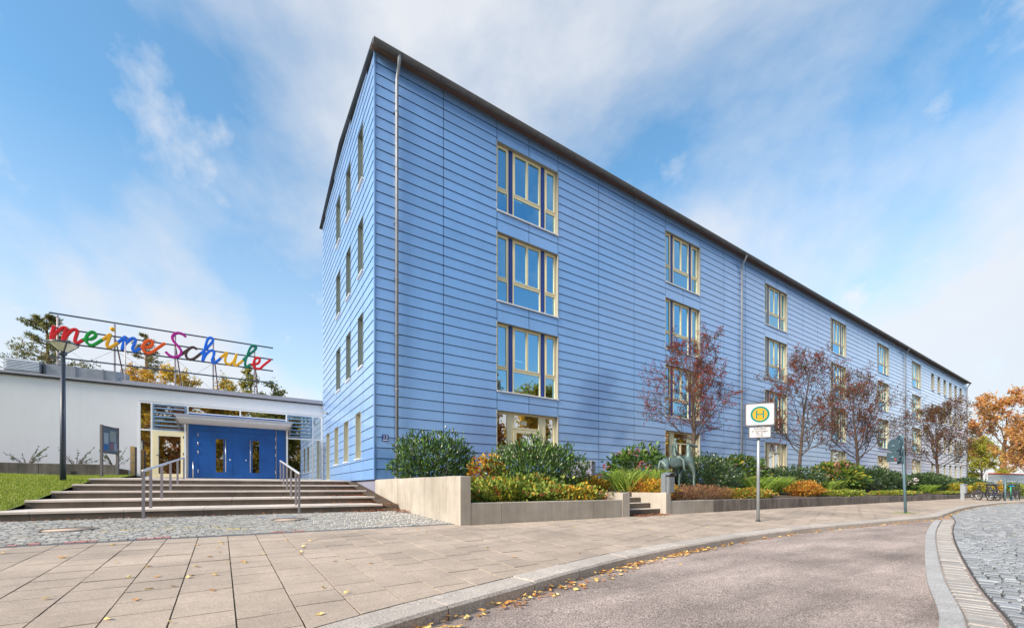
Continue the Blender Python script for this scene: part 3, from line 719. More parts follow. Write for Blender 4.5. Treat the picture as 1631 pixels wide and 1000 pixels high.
# windows --------------------------------------------------------------------
def bars(mb, x0, x1, z0, z1, fw, y0, y1):
    mb.box(x0, x0+fw, y0, y1, z0, z1); mb.box(x1-fw, x1, y0, y1, z0, z1)
    mb.box(x0+fw, x1-fw, y0, y1, z0, z0+fw); mb.box(x0+fw, x1-fw, y0, y1, z1-fw, z1)
YF0, YF1 = 0.10, 0.17
SECT = [(0.0, 0.58), (0.78, 2.14), (2.34, 2.92)]
def quadmesh(name, mat, x0, x1, z0, z1, y):
    mb = MB(); mb.quad((x0,y,z0),(x1,y,z0),(x1,y,z1),(x0,y,z1)); return mb.mesh(name, mat)
WM = {}
mb = MB()
TZ = 0.90
for i, (a, b) in enumerate(SECT):
    bars(mb, a, b, 0.0, WH, 0.055, YF0, YF1)
    mb.box(a+0.055, b-0.055, YF0+0.002, YF1, TZ-0.05, TZ+0.05)
    bars(mb, a+0.055, b-0.055, TZ+0.05, WH-0.055, 0.05, YF0-0.015, YF1-0.02) if i != 1 else None
a, b = SECT[1]; m_ = (a+b)/2
bars(mb, a+0.055, m_-0.002, TZ+0.05, WH-0.055, 0.045, YF0-0.015, YF1-0.02); bars(mb, m_+0.002, b-0.055, TZ+0.05, WH-0.055, 0.045, YF0-0.015, YF1-0.02)
WM['frame'] = mb.mesh('window', M['cream'])
WM['panes'] = []
for i, (a, b) in enumerate(SECT):
    WM['panes'].append(quadmesh('pane', M['glass'], a+0.05, b-0.05, 0.05, TZ-0.04, YF0+0.035))
    if i == 1:
        WM['panes'].append(quadmesh('pane', M['glass'], a+0.1, m_-0.045, TZ+0.09, WH-0.1, YF0+0.025)); WM['panes'].append(quadmesh('pane', M['glass'], m_+0.045, b-0.1, TZ+0.09, WH-0.1, YF0+0.025))
    else: WM['panes'].append(quadmesh('pane', M['glass'], a+0.1, b-0.1, TZ+0.09, WH-0.1, YF0+0.025))
WM['pil'] = []
for a, b in ((0.58, 0.78), (2.14, 2.34)):
    mb = MB(); mb.box(a+0.001, b-0.001, YF0+0.01, YF1, 0, WH); mb.box(a+0.06, b-0.06, YF0-0.012, YF0+0.0095, 0.0, WH); WM['pil'].append(mb.mesh('pilaster', M['navy']))
mb = MB(); mb.box(-0.02, WW+0.02, -0.085, YF0+0.02, -0.028, -0.003); mb.box(-0.02, WW+0.02, -0.092, -0.085, -0.05, -0.003); WM['sill'] = mb.mesh('sill', M['white'])
mb = MB()
for (a, b) in ((0.0, -0.035), (WW, WW+0.035)): mb.box(min(a,b), max(a,b), -0.052, YF1, -0.003, WH)
mb.box(-0.035, WW+0.035, -0.045, YF1, WH, WH+0.02); WM['reveal'] = mb.mesh('reveal', M['reveal'])
mb = MB(); d_ = 2.6
mb.quad((-0.3,d_,-0.6),(WW+0.3,d_,-0.6),(WW+0.3,d_,WH+0.2),(-0.3,d_,WH+0.2)); mb.quad((-0.3,YF1,WH+0.2),(-0.3,d_,WH+0.2),(WW+0.3,d_,WH+0.2),(WW+0.3,YF1,WH+0.2))
mb.quad((-0.3,YF1,-0.6),(-0.3,d_,-0.6),(-0.3,d_,WH+0.2),(-0.3,YF1,WH+0.2)); mb.quad((WW+0.3,YF1,-0.6),(WW+0.3,d_,-0.6),(WW+0.3,d_,WH+0.2),(WW+0.3,YF1,WH+0.2)); mb.quad((-0.3,YF1,-0.6),(WW+0.3,YF1,-0.6),(WW+0.3,d_,-0.6),(-0.3,d_,-0.6))
WM['room'] = mb.mesh('room', M['room'])
lampm = pm('ceiling_lamp', (0.9, 0.88, 0.8), rough=0.5, var=0.0); b_ = lampm.node_tree.nodes['Principled BSDF']; b_.inputs['Emission Color'].default_value = (1, 0.93, 0.78, 1); b_.inputs['Emission Strength'].default_value = 1.3
mb = MB(); mb.box(1.1, 2.0, 1.2, 1.24, WH-0.9, WH-0.87); WM['lamp'] = mb.mesh('ceiling_lamp', lampm)
blind = flat('roller_blind', (0.55, 0.62, 0.66), 0.8)
def big_window(x, z, lamp, bl):
    w = link('window', WM['frame'], B, (x, 0, z))
    for p in WM['panes']: link('pane', p, w, (x, 0, z))
    for p in WM['pil']: link('pilaster', p, w, (x, 0, z))
    link('sill', WM['sill'], w, (x, 0, z)); link('reveal', WM['reveal'], w, (x, 0, z)); link('room', WM['room'], w, (x, 0, z))
    if lamp: link('ceiling_lamp', WM['lamp'], w, (x, 0, z))
    if bl:
        mb = MB(); mb.box(x+0.1, x+2.8, 0.24, 0.25, z+WH-bl, z+WH-0.02); mb.build('blind', blind, w)
for ci, x in enumerate(COLS):
    for zi, z in enumerate((11.2, 7.8, 4.4)):
        big_window(x, z, ci == 0 or (ci+zi) % 3 == 0, {(1, 0): 0.6, (2, 1): 1.0, (2, 2): 0.8, (3, 0): 1.2, (4, 1): 0.9, (1, 2): 0.7, (0, 1): 0.0, (3, 2): 1.6, (4, 0): 0.5, (5, 1): 1.4, (5, 0): 0.8, (2, 0): 0.4}.get((ci, zi), 0))
def ground_window(x, door):
    z0, z1 = 1.85, 3.66; mb = MB(); h_ = z1-z0
    mb.box(x, x+WW, YF0+0.03, YF1, z0, z0+0.10)
    for a, b in ((0.0, 0.62), (2.3, 2.92)): bars(mb, x+a, x+b, z0+0.10, z1, 0.09, YF0, YF1)
    mb.box(x+0.62, x+0.80, YF0+0.01, YF1, z0, z1); mb.box(x+2.12, x+2.30, YF0+0.01, YF1, z0, z1)
    bars(mb, x+0.80, x+2.12, z0+1.18, z1, 0.07, YF0, YF1)
    if not door: mb.box(x+1.42, x+1.50, YF0, YF1, z0+0.1, z0+1.18)
    w = mb.build('window', M['cream'], B)
    pan = [(0.09, 0.53, z0+0.19, z1-0.09), (2.39, 2.83, z0+0.19, z1-0.09), (0.87, 2.05, z0+1.25, z1-0.07)]
    if not door: pan += [(0.80, 1.42, z0+0.1, z0+1.18), (1.50, 2.12, z0+0.1, z0+1.18)]
    for a, b, c, d in pan:
        mb = MB(); mb.quad((x+a,YF0+0.04,c),(x+b,YF0+0.04,c),(x+b,YF0+0.04,d),(x+a,YF0+0.04,d)); mb.build('pane', M['glassdark'], w)
    mb = MB(); mb.box(x-0.035, x, -0.052, YF1, z0, z1); mb.box(x+WW, x+WW+0.035, -0.052, YF1, z0, z1); mb.box(x-0.035, x+WW+0.035, -0.045, YF1, z1, z1+0.02); mb.build('reveal', M['reveal'], w)
    mb = MB(); mb.box(x-0.02, x+WW+0.02, -0.085, YF0+0.05, z0-0.03, z0-0.002); mb.build('sill', M['sill'], w)
    mb = MB(); mb.box(x-0.3, x+WW+0.3, 2.2, 2.25, z0-0.5, z1+0.2); mb.build('room', M['dark'], w)
    if door:
        mb = MB(); bars(mb, x+0.82, x+2.10, 1.02, z0+1.16, 0.13, YF0-0.02, YF1-0.01); d = mb.build('door', M['cream'], B)
        mb = MB(); mb.quad((x+0.95,YF0+0.02,1.15),(x+1.97,YF0+0.02,1.15),(x+1.97,YF0+0.02,z0+1.03),(x+0.95,YF0+0.02,z0+1.03)); mb.build('pane', M['glassdark'], d)
        mb = MB(); mb.box(x+1.86, x+1.96, YF0, YF0+0.01, z0+0.82, z0+0.98); mb.build('paper_notice', M['white'], d)
        mb = MB(); mb.box(x+1.18, x+1.46, YF0+0.02, YF0+0.03, z0+1.36, z0+1.52); mb.build('paper_notice', flat('notice_paper', (0.6, 0.56, 0.42)), w)
for ci, x in enumerate(COLS): ground_window(x, ci == 0)
def slim(kind, a, b, z0, z1, tall=False):
    """narrow window; kind 'narrow' on the front, 'gable' on the end wall"""
    def T(mb):
        if kind == 'narrow': return mb
        mb.v = [(v[1], v[0], v[2]) for v in mb.v]; mb.f = [tuple(reversed(f)) for f in mb.f]; return mb
    mb = MB(); bars(mb, a, b, z0, z1, 0.07, 0.16, 0.23); w = T(mb).build('window', M['cream'], B)
    mb = MB(); mb.quad((a+0.06,0.19,z0+0.06),(b-0.06,0.19,z0+0.06),(b-0.06,0.19,z1-0.06),(a+0.06,0.19,z1-0.06)); T(mb).build('pane', M['glass'], w)
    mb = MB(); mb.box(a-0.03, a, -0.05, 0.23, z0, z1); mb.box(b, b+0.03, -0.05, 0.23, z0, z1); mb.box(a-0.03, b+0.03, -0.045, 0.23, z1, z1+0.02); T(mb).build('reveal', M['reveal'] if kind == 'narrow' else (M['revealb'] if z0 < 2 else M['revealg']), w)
    mb = MB(); mb.box(a-0.03, b+0.03, -0.10, 0.17, z0-0.03, z0-0.003); T(mb).build('sill', M['white'], w)
    mb = MB(); mb.box(a-0.2, b+0.2, 1.2, 1.25, z0-0.2, z1+0.2); T(mb).build('room', M['dark'], w)
for (a, b, z0, z1, ty) in opens:
    if ty == 'narrow': slim('narrow', a, b, z0, z1)
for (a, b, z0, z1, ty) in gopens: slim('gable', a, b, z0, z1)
# small camera on the gable wall and house number
t = empty('security_camera', (-0.06, 8.4, 4.35), 'small grey security camera on the end wall above the narrow windows', 'camera')
mb = MB(); mb.tube([(-0.055, 8.4, 4.35), (-0.2, 8.4, 4.37)], 0.02, 6); mb.build('arm', M['zinc'], t)
mb = MB(); mb.tube([(-0.16, 8.25, 4.34), (-0.24, 8.6, 4.42)], [0.05, 0.055], 10); mb.build('housing', M['zinc'], t)
def text_mesh(s, size, mat, ext=0.002):
    cu = bpy.data.curves.new('t', 'FONT'); cu.body = s; cu.size = size; cu.align_x = 'CENTER'; cu.align_y = 'CENTER'; cu.extrude = ext
    o = bpy.data.objects.new('t', cu); col.objects.link(o); dg = bpy.context.evaluated_depsgraph_get()
    me = bpy.data.meshes.new_from_object(o.evaluated_get(dg)); bpy.data.objects.remove(o); me.materials.clear(); me.materials.append(mat); me.name = 'lettering'; return me
t = empty('house_number_sign', (0.30, -0.07, 2.32), 'small dark blue house number sign 12 beside the downpipe', 'sign')
mb = MB(); mb.box(0.20, 0.40, -0.075, -0.062, 2.22, 2.44); mb.build('plate', M['navy'], t)
o = link('number', text_mesh('12', 0.16, M['white']), t, (0.30, -0.078, 2.355)); o.rotation_euler = (R(90), 0, 0)
mb = MB(); mb.box(0.225, 0.375, -0.079, -0.0755, 2.245, 2.275); mb.build('name_line', M['white'], t)
# ================================================================== white entrance annex
A = empty('white_annex', (-6, 10.4, 1.1), 'low white rendered annex with glazed entrance and flat roof', 'building')
AY = 10.4
mb = MB()
mb.box(-22, -7.38, AY, 21, 0.6, 5.07); mb.box(-7.38, -0.06, AY, AY+0.3, 4.52, 5.07); mb.box(-7.38, -0.06, 16, 21, 0.6, 5.07); mb.box(-7.38, -0.06, AY+0.3, 16, 4.62, 5.07)
mb.build('wall', M['plaster'], A)
mb = MB(); mb.box(-22.2, -0.06, AY-0.10, 21.1, 5.07, 5.13); mb.build('fascia_lower', M['roof'], A)
mb = MB(); mb.box(-22.2, -0.06, AY-0.16, 21.1, 5.132, 5.21); mb.box(-7.9, -0.06, AY-0.05, 21.0, 5.212, 5.33); mb.build('parapet', M['fascia'], A)
mb = MB(); mb.quad((-7.4,10.42,1.162),(-0.05,10.42,1.162),(-0.05,16,1.162),(-7.4,16,1.162)); mb.quad((-7.3,15.9,1.1),(-0.1,15.9,1.1),(-0.1,15.9,4.6),(-7.3,15.9,4.6)); mb.build('foyer', M['room'], A)
gf = MB(); y0, y1 = AY-0.02, AY+0.06
def vbar(x, z0, z1, w=0.06): gf.box(x-w/2, x+w/2, y0, y1, z0, z1)
def hbar(x0, x1, z, w=0.06): gf.box(x0, x1, y0+0.003, y1-0.003, z-w/2, z+w/2)
for x in (-7.35, -6.95, -5.70, -1.74, -0.53, -0.10): vbar(x, 1.17, 4.5)
hbar(-7.35, -0.10, 4.47); hbar(-7.35, -0.10, 1.20, 0.05); hbar(-7.32, -6.98, 3.27); hbar(-6.92, -5.73, 3.27); hbar(-5.67, -1.77, 4.15); hbar(-1.71, -0.13, 3.25); vbar(-3.70, 4.15, 4.47, 0.05)
glz = gf.build('glazing_frame', M['white'], A)
def pane(x0, x1, z0, z1, y=AY+0.02, parent=glz, mat='glassdark'):
    mb = MB(); mb.quad((x0,y,z0),(x1,y,z0),(x1,y,z1),(x0,y,z1)); return mb.build('pane', M[mat], parent)
pane(-7.32,-6.98,1.22,3.24); pane(-7.32,-6.98,3.30,4.44); pane(-6.92,-5.73,3.30,4.44); pane(-5.67,-3.73,4.18,4.44); pane(-3.67,-1.77,4.18,4.44)
pane(-1.71,-0.56,1.22,3.22); pane(-1.71,-0.56,3.28,4.44); pane(-0.50,-0.13,1.22,3.22); pane(-0.50,-0.13,3.28,4.44)
for (xa, xb) in ((-6.90, -5.75), (-1.69, -0.58)):
    mb = MB(); bars(mb, xa, xb, 3.32, 4.42, 0.05, AY-0.05, AY-0.022); mb.build('louvre_frame', M['lblue'], A)
    for k in range(5):
        z = 3.46+k*0.19; mb = MB(); n = len(mb.v)
        mb.v += [(xa+0.05,AY-0.09,z),(xb-0.05,AY-0.09,z),(xb-0.05,AY-0.03,z+0.05),(xa+0.05,AY-0.03,z+0.05),(xa+0.05,AY-0.09,z+0.018),(xb-0.05,AY-0.09,z+0.018),(xb-0.05,AY-0.03,z+0.068),(xa+0.05,AY-0.03,z+0.068)]
        for q in ((0,3,2,1),(4,5,6,7),(0,1,5,4),(1,2,6,5),(2,3,7,6),(3,0,4,7)): mb.f.append(tuple(n+i for i in q)); mb.c.append(None); mb.sm.append(False)
        mb.build('louvre_slat', M['lblue'], A)
# cream side door
mb = MB(); bars(mb, -6.915, -5.735, 1.18, 3.235, 0.09, AY-0.07, AY-0.022); bars(mb, -6.82, -5.83, 1.20, 3.14, 0.11, AY-0.09, AY-0.03); mb.box(-6.82, -5.83, AY-0.088, AY-0.03, 1.31, 1.36); cdoor = mb.build('cream_door', M['cream'], A)
pane(-6.71, -5.94, 1.36, 3.03, AY-0.05, cdoor)
mb = MB(); mb.tube([(-6.77, AY-0.09, 2.18), (-6.77, AY-0.15, 2.18), (-6.66, AY-0.15, 2.18)], 0.014, 6); mb.build('handle', M['blackm'], cdoor)
for z in (1.45, 2.2, 2.95):
    mb = MB(); mb.tube([(-5.84, AY-0.10, z), (-5.84, AY-0.10, z+0.12)], 0.016, 6); mb.build('hinge', M['blackm'], cdoor)
# blue double door block
for (a, b) in ((-5.66, -5.31), (-2.18, -1.80)):
    mb = MB(); mb.box(a, b, AY-0.10, AY-0.025, 1.18, 3.62); mb.build('side_panel', M['door'], A)
mb = MB(); mb.box(-5.305, -2.19, AY-0.10, AY-0.025, 3.36, 3.62); mb.box(-5.66, -1.80, AY-0.024, AY-0.021, 1.18, 4.14); mb.build('door_head', M['door'], A)
mb = MB(); mb.box(-4.022, -3.532, AY-0.105, AY-0.026, 1.18, 3.355); mb.build('centre_panel', M['door'], A)
mb = MB(); mb.box(-2.215, -2.185, AY-0.14, AY-0.026, 1.18, 3.62); mb.build('edge_strip', M['railpaint'], A)
for (a, b, ga, gb, hx, kx, hi) in ((-5.302, -4.028, -4.65, -4.36, -4.27, -4.09, -5.31), (-3.526, -2.222, -3.20, -2.92, -3.29, -3.46, -2.225)):
    mb = MB(); yA, yB = AY-0.11, AY-0.03
    mb.box(a, ga, yA, yB, 1.19, 3.352); mb.box(gb, b, yA, yB, 1.19, 3.352); mb.box(ga, gb, yA, yB, 1.19, 1.46); mb.box(ga, gb, yA, yB, 3.02, 3.352)
    d = mb.build('blue_door', M['door'], A)
    pane(ga, gb, 1.46, 3.02, AY-0.085, d)
    mb = MB(); mb.tube([(hx, AY-0.19, 1.47), (hx, AY-0.19, 3.04)], 0.022, 8)
    for z in (1.65, 2.86): mb.tube([(hx, AY-0.19, z), (hx, AY-0.10, z)], 0.012, 6)
    mb.build('handle', M['steel'], d)
    mb = MB(); mb.lathe((0, 0, 0), [(0.0, 0.02), (0.035, 0.02), (0.035, 0.0)], 12); mb.v = [(kx+v[0], AY-0.11-v[2], 2.06+v[1]) for v in mb.v]; mb.build('lock', M['steel'], d)
    for z in (1.42, 2.28, 2.68, 3.08):
        mb = MB(); mb.tube([(hi, AY-0.125, z), (hi, AY-0.125, z+0.17)], 0.02, 8); mb.build('hinge', M['steel'], d)
for x in (-5.49, -2.02):
    mb = MB(); mb.tube([(x, AY-0.16, 1.2), (x, AY-0.16, 1.92)], 0.025, 8); mb.tube([(x, AY-0.16, 1.86), (x, AY-0.1, 1.86)], 0.012, 6); mb.build('guard_bar', M['steel'], A)
# canopy
cp = MB(); n = 0
sec = [(9.15, 3.73), (9.15, 3.86), (9.25, 3.90), (AY-0.03, 4.08), (AY-0.03, 3.635)]
cp.poly([(-5.98, y, z) for y, z in sec]); cp.poly([(-1.62, y, z) for y, z in reversed(sec)])
for (a, b), (c, d) in zip(sec, sec[1:]+sec[:1]): cp.quad((-5.98,a,b),(-1.62,a,b),(-1.62,c,d),(-5.98,c,d))
can = cp.build('canopy', M['canopy'], A)
mb = MB(); mb.box(-6.04, -1.56, 9.12, 9.148, 3.80, 3.90); mb.build('canopy_edge', M['fascia'], can)
for x in (-6.0, -1.64):
    mb = MB(); n = 0; s = [(9.14, 3.70), (9.14, 3.76), (AY-0.12, 3.60), (AY-0.04, 3.45), (AY-0.04, 3.30)]
    mb.poly([(x, y, z) for y, z in s]); mb.poly([(x+0.03, y, z) for y, z in reversed(s)])
    for (a, b), (c, d) in zip(s, s[1:]+s[:1]): mb.quad((x,a,b),(x+0.03,a,b),(x+0.03,c,d),(x,c,d))
    mb.build('bracket', M['railpaint'], can)
for x in (-5.78, -1.72):
    mb = MB(); mb.box(x-0.035, x+0.035, AY-0.16, AY-0.09, 1.17, 3.62); mb.build('post', M['white'], A)

# roof plant: louvre box and duct
t = empty('ventilation_unit', (-11.1, 11.6, 5.21), 'grey louvred ventilation box on the annex roof beside the silver duct', 'ventilation unit')
mb = MB(); mb.box(-11.62, -10.62, 11.5, 12.2, 5.22, 5.97); mb.build('casing', M['zinc'], t)
for k in range(7):
    mb = MB(); z = 5.53+k*0.062; mb.quad((-11.60,11.46,z),(-10.64,11.46,z),(-10.64,11.497,z+0.05),(-11.60,11.497,z+0.05)); mb.quad((-11.60,11.46,z),(-10.64,11.46,z),(-10.64,11.497,z-0.004),(-11.60,11.497,z-0.004)); mb.build('louvre_slat', M['corr'], t)
t = empty('roof_duct', (-9.3, 11.7, 5.21), 'silver sheet metal duct lying on the annex roof', 'duct')
sg = [(-10.6, -9.62), (-9.60, -8.75), (-8.73, -8.0)]
for i, (a, b) in enumerate(sg):
    mb = MB(); e = 0.42 if i == 2 else (0.15 if i == 0 else 0)
    pl = [(a+(0.15 if i == 0 else 0), 11.55), (b-(0.35 if i == 2 else 0), 11.55), (b, 11.85), (b, 12.3), (a, 12.3), (a, 11.7)]
    mb.prism(pl, 5.22, 5.90); mb.build('duct_section', M['zinc'], t)
for x in (-9.61, -8.74):
    mb = MB(); mb.box(x-0.02, x+0.02, 11.52, 12.3, 5.22, 5.93); mb.build('flange', M['zinc'], t)

# ================================================================== roof sign
SG = empty('roof_lettering_sign', (-6.3, 11.5, 5.4), 'colourful handwritten letters meine Schule on black rails above the annex', 'sign')
SY = 11.5
for z in (8.05, 7.45, 6.85, 6.22):
    mb = MB(); mb.box(-10.38, -2.27, SY+0.04, SY+0.085, z-0.028, z+0.028); mb.build('rail', M['darkblue_rail'], SG)
for x in (-10.15, -8.38, -6.28, -4.82, -3.1):
    mb = MB(); mb.tube([(x, SY+0.12, 5.3), (x, SY+0.12, 8.0)], 0.035, 8); mb.build('post', M['postpale'], SG)
    if x > -10:
        mb = MB(); mb.tube([(x+0.02, SY+0.15, 7.35), (x+0.18, SY+1.3, 5.3)], 0.028, 6); mb.build('strut', M['strut'], SG)
mb = MB()
for a, b in ((-10.15, -8.38), (-8.38, -6.28), (-6.28, -4.82)):
    mb.tube([(a, SY+0.12, 6.85), (b, SY+0.12, 5.5)], 0.006, 4); mb.tube([(b, SY+0.12, 6.85), (a, SY+0.12, 5.5)], 0.006, 4)
mb.build('bracing_wire', M['zinc'], SG)
mb = MB(); mb.tube([(-7.9, SY-0.6, 5.4), (-7.9, SY-0.6, 7.1)], 0.022, 6); mb.build('lightning_rod', M['postpale'], SG)
SC = dict(red=(0.62, 0.012, 0.015), green=(0.005, 0.28, 0.03), yellow=(0.72, 0.36, 0.01), blue=(0.012, 0.13, 0.60), orange=(0.75, 0.09, 0.005), purple=(0.40, 0.012, 0.24), brown=(0.075, 0.04, 0.035), green2=(0.005, 0.16, 0.10))
SMt = {k: flat('sign_'+k, c, 0.35) for k, c in SC.items()}
LET = [('m','red',[(-10.21,7.5),(-10.26,7.2),(-10.29,6.91),(-10.19,7.17),(-10.05,7.37),(-9.93,7.49),(-9.85,7.46),(-9.89,7.29),(-9.96,6.89),(-9.86,7.14),(-9.73,7.37),(-9.6,7.48),(-9.52,7.43),(-9.55,7.24),(-9.59,7.04),(-9.58,6.94),(-9.5,6.92),(-9.36,7.07)]),
('e','green',[(-9.37,7.06),(-9.27,7.13),(-9.11,7.16),(-8.98,7.29),(-8.96,7.43),(-9.07,7.48),(-9.2,7.34),(-9.26,7.14),(-9.22,6.97),(-9.11,6.9),(-8.99,6.95),(-8.74,7.21)]),
('i','yellow',[(-8.75,7.19),(-8.62,7.34),(-8.49,7.49),(-8.54,7.28),(-8.6,7.04),(-8.58,6.92),(-8.48,6.93),(-8.24,7.17)]),
('n','blue',[(-8.26,7.16),(-8.12,7.34),(-7.99,7.48),(-8.06,7.17),(-8.11,6.89),(-8.03,7.12),(-7.88,7.34),(-7.75,7.47),(-7.66,7.42),(-7.7,7.21),(-7.76,7.0),(-7.72,6.89),(-7.64,6.91),(-7.49,7.07)]),
('e','orange',[(-7.5,7.06),(-7.39,7.12),(-7.23,7.15),(-7.09,7.29),(-7.08,7.45),(-7.21,7.47),(-7.35,7.31),(-7.41,7.1),(-7.37,6.94),(-7.23,6.88),(-7.11,6.94),(-6.87,7.2),(-6.63,7.46)]),
('S','purple',[(-5.87,7.9),(-5.98,8.0),(-6.15,8.03),(-6.29,7.95),(-6.37,7.78),(-6.32,7.6),(-6.17,7.42),(-6.06,7.25),(-6.04,7.1),(-6.12,6.95),(-6.28,6.87),(-6.44,6.89),(-6.61,7.05)]),
('c','brown',[(-5.44,7.39),(-5.6,7.46),(-5.76,7.34),(-5.86,7.13),(-5.84,6.93),(-5.71,6.85),(-5.54,6.94),(-5.32,7.19)]),
('c2','brown',[(-6.04,7.03),(-5.93,7.16),(-5.76,7.33)]),
('h','blue',[(-5.33,7.18),(-5.12,7.44),(-4.9,7.77),(-4.82,7.96),(-4.9,8.05),(-5.02,7.97),(-5.1,7.69),(-5.16,7.36),(-5.23,6.86),(-5.12,7.16),(-4.97,7.38),(-4.84,7.44),(-4.77,7.36),(-4.81,7.14),(-4.86,6.95),(-4.81,6.85),(-4.71,6.89),(-4.51,7.12)]),
('u','yellow',[(-4.52,7.14),(-4.39,7.29),(-4.25,7.44),(-4.33,7.15),(-4.31,6.94),(-4.18,6.87),(-4.03,6.98),(-3.94,7.18),(-3.86,7.44),(-3.92,7.15),(-3.95,6.92),(-3.89,6.85),(-3.78,6.95),(-3.6,7.16)]),
('l','green2',[(-3.61,7.15),(-3.41,7.42),(-3.13,7.73),(-3.03,7.9),(-3.06,8.0),(-3.19,7.97),(-3.3,7.81),(-3.41,7.46),(-3.49,7.14),(-3.5,6.92),(-3.43,6.85),(-3.26,7.02)]),
('e','red',[(-3.27,7.0),(-3.13,7.05),(-2.95,7.12),(-2.87,7.29),(-2.9,7.4),(-3.02,7.38),(-3.12,7.21),(-3.14,7.0),(-3.07,6.86),(-2.87,6.86),(-2.71,7.05),(-2.39,7.4)])]
for li, (ch, cn_, pts) in enumerate(LET):
    pts = catmull(pts, 5); mb = MB(); hw, dp = 0.051, 0.13; m_ = len(pts)
    prof = [(-hw, 0.0), (-hw, -dp+0.02), (-hw*0.7, -dp), (hw*0.7, -dp), (hw, -dp+0.02), (hw, 0.0)]
    for i, (x, z) in enumerate(pts):
        a, b = pts[max(i-1,0)], pts[min(i+1,m_-1)]; tx, tz = b[0]-a[0], b[1]-a[1]; l = math.hypot(tx, tz) or 1; nx, nz_ = -tz/l, tx/l
        y = SY + 0.035 + 0.0015*li - 0.012*i/m_
        for u, w in prof: mb.v.append((x+nx*u, y+w, z+nz_*u))
    k = len(prof)
    for i in range(m_-1):
        for q in range(k):
            r = (q+1) % k; mb.f.append((i*k+q, i*k+r, (i+1)*k+r, (i+1)*k+q)); mb.c.append(None); mb.sm.append(False)
    mb.f.append(tuple(range(k))); mb.c.append(None); mb.sm.append(False); mb.f.append(tuple((m_-1)*k+q for q in reversed(range(k)))); mb.c.append(None); mb.sm.append(False)
    o = mb.build('letter' if ch != 'c2' else 'letter_link', SMt[cn_], SG)
mb = MB(); mb.lathe((0,0,0), [(0.0, 0.14), (0.06, 0.14), (0.085, 0.11), (0.085, 0.0)], 16); mb.v = [(-8.42+v[0], SY+0.03-v[2], 7.73+v[1]) for v in mb.v]; mb.build('letter_dot', SMt['yellow'], SG)

# ================================================================== lamp post, info board, wooden post, low wall
t = empty('lamp_post', (-7.74, 3.0, 0.88), 'slim dark lamp post with a shallow cone lamp on the lawn', 'lamp post')
mb = MB(); mb.tube([(-7.74,3.0,0.8),(-7.74,3.0,2.2),(-7.74,3.0,4.42)], [0.068, 0.06, 0.05], 12); mb.build('pole', M['lamppost'], t)
mb = MB(); mb.lathe((-7.74,3.0,4.40), [(0.05, 0.0), (0.085, 0.02), (0.085, 0.10), (0.05, 0.14)], 16); mb.build('collar', M['lamppost'], t)
mb = MB(); mb.lathe((-7.74,3.0,4.42), [(0.07, 0.08), (0.285, 0.28), (0.295, 0.29)], 24); lg = mb.build('lamp_diffuser', M['lampglass'], t)
mb = MB(); mb.lathe((-7.74,3.0,4.42), [(0.31, 0.28), (0.32, 0.31), (0.26, 0.34), (0.0, 0.36)], 24); mb.lathe((-7.74,3.0,4.42), [(0.297, 0.292), (0.31, 0.28)], 24); mb.build('lamp_hood', M['lamppost'], t)
for k in range(4):
    a = k*math.pi/2+0.5; mb = MB(); mb.tube([(-7.74+0.075*math.cos(a), 3.0+0.075*math.sin(a), 4.48), (-7.74+0.30*math.cos(a), 3.0+0.30*math.sin(a), 4.715)], 0.014, 6); mb.build('lamp_rib', M['lamppost'], t)
t = empty('notice_board', (-7.72, 7.6, 1.15), 'dark framed glass notice board on two posts beside the lawn', 'notice board')
p0, p1 = Vector((-7.86, 7.2, 0)), Vector((-7.60, 8.05, 0)); dv = (p1-p0).normalized(); nv = Vector((dv.y, -dv.x, 0))
def obox(mb, a, b, th, z0, z1):
    q = nv*th/2; pts = [(a-q), (b-q), (b+q), (a+q)]; mb.prism([(p.x, p.y) for p in pts], z0, z1)
for p in (p0, p1):
    mb = MB(); obox(mb, p-dv*0.035, p+dv*0.035, 0.07, 1.1, 3.02); mb.build('post', M['board'], t)
for za, zb in ((2.93, 3.0), (2.0, 2.07)):
    mb = MB(); obox(mb, p0+dv*0.036, p1-dv*0.036, 0.06, za, zb); mb.build('frame_rail', M['board'], t)
mb = MB(); obox(mb, p0+dv*0.05, p1-dv*0.05, 0.03, 2.072, 2.928); mb.build('back_panel', flat('notice_back', (0.22, 0.24, 0.22)), t)
for i, (a, b, z0, z1, c) in enumerate(((0.10, 0.34, 2.35, 2.75, (0.6, 0.6, 0.58)), (0.10, 0.30, 2.12, 2.32, (0.08, 0.22, 0.5)), (0.42, 0.76, 2.45, 2.85, (0.55, 0.52, 0.40)), (0.44, 0.62, 2.15, 2.40, (0.5, 0.2, 0.12)), (0.66, 0.80, 2.12, 2.42, (0.58, 0.58, 0.56)))):
    mb = MB(); q = nv*0.02; A_, B_ = p0+dv*a, p0+dv*b
    mb.quad((A_+q)+Vector((0,0,z0)), (B_+q)+Vector((0,0,z0)), (B_+q)+Vector((0,0,z1)), (A_+q)+Vector((0,0,z1))); mb.build('poster', flat('poster_%d' % i, c), t)
mb = MB(); q = nv*0.032; A_, B_ = p0+dv*0.04, p1-dv*0.04; mb.quad((A_+q)+Vector((0,0,2.075)), (B_+q)+Vector((0,0,2.075)), (B_+q)+Vector((0,0,2.925)), (A_+q)+Vector((0,0,2.925))); mb.build('pane', glass_mat('board_glass', 0.12, (0.95, 0.97, 0.96), (0.9, 0.95, 1)), t)
t = empty('intercom_post', (-7.40, 9.5, 1.15), 'short wooden intercom post left of the glazed entrance', 'post')
mb = MB(); mb.bbox(-7.48, -7.34, 9.42, 9.56, 1.1, 2.45, 0.01); mb.build('wood_post', M['oak'], t)
mb = MB(); mb.box(-7.338, -7.29, 9.43, 9.55, 1.15, 2.42); mb.build('metal_back', M['board'], t)
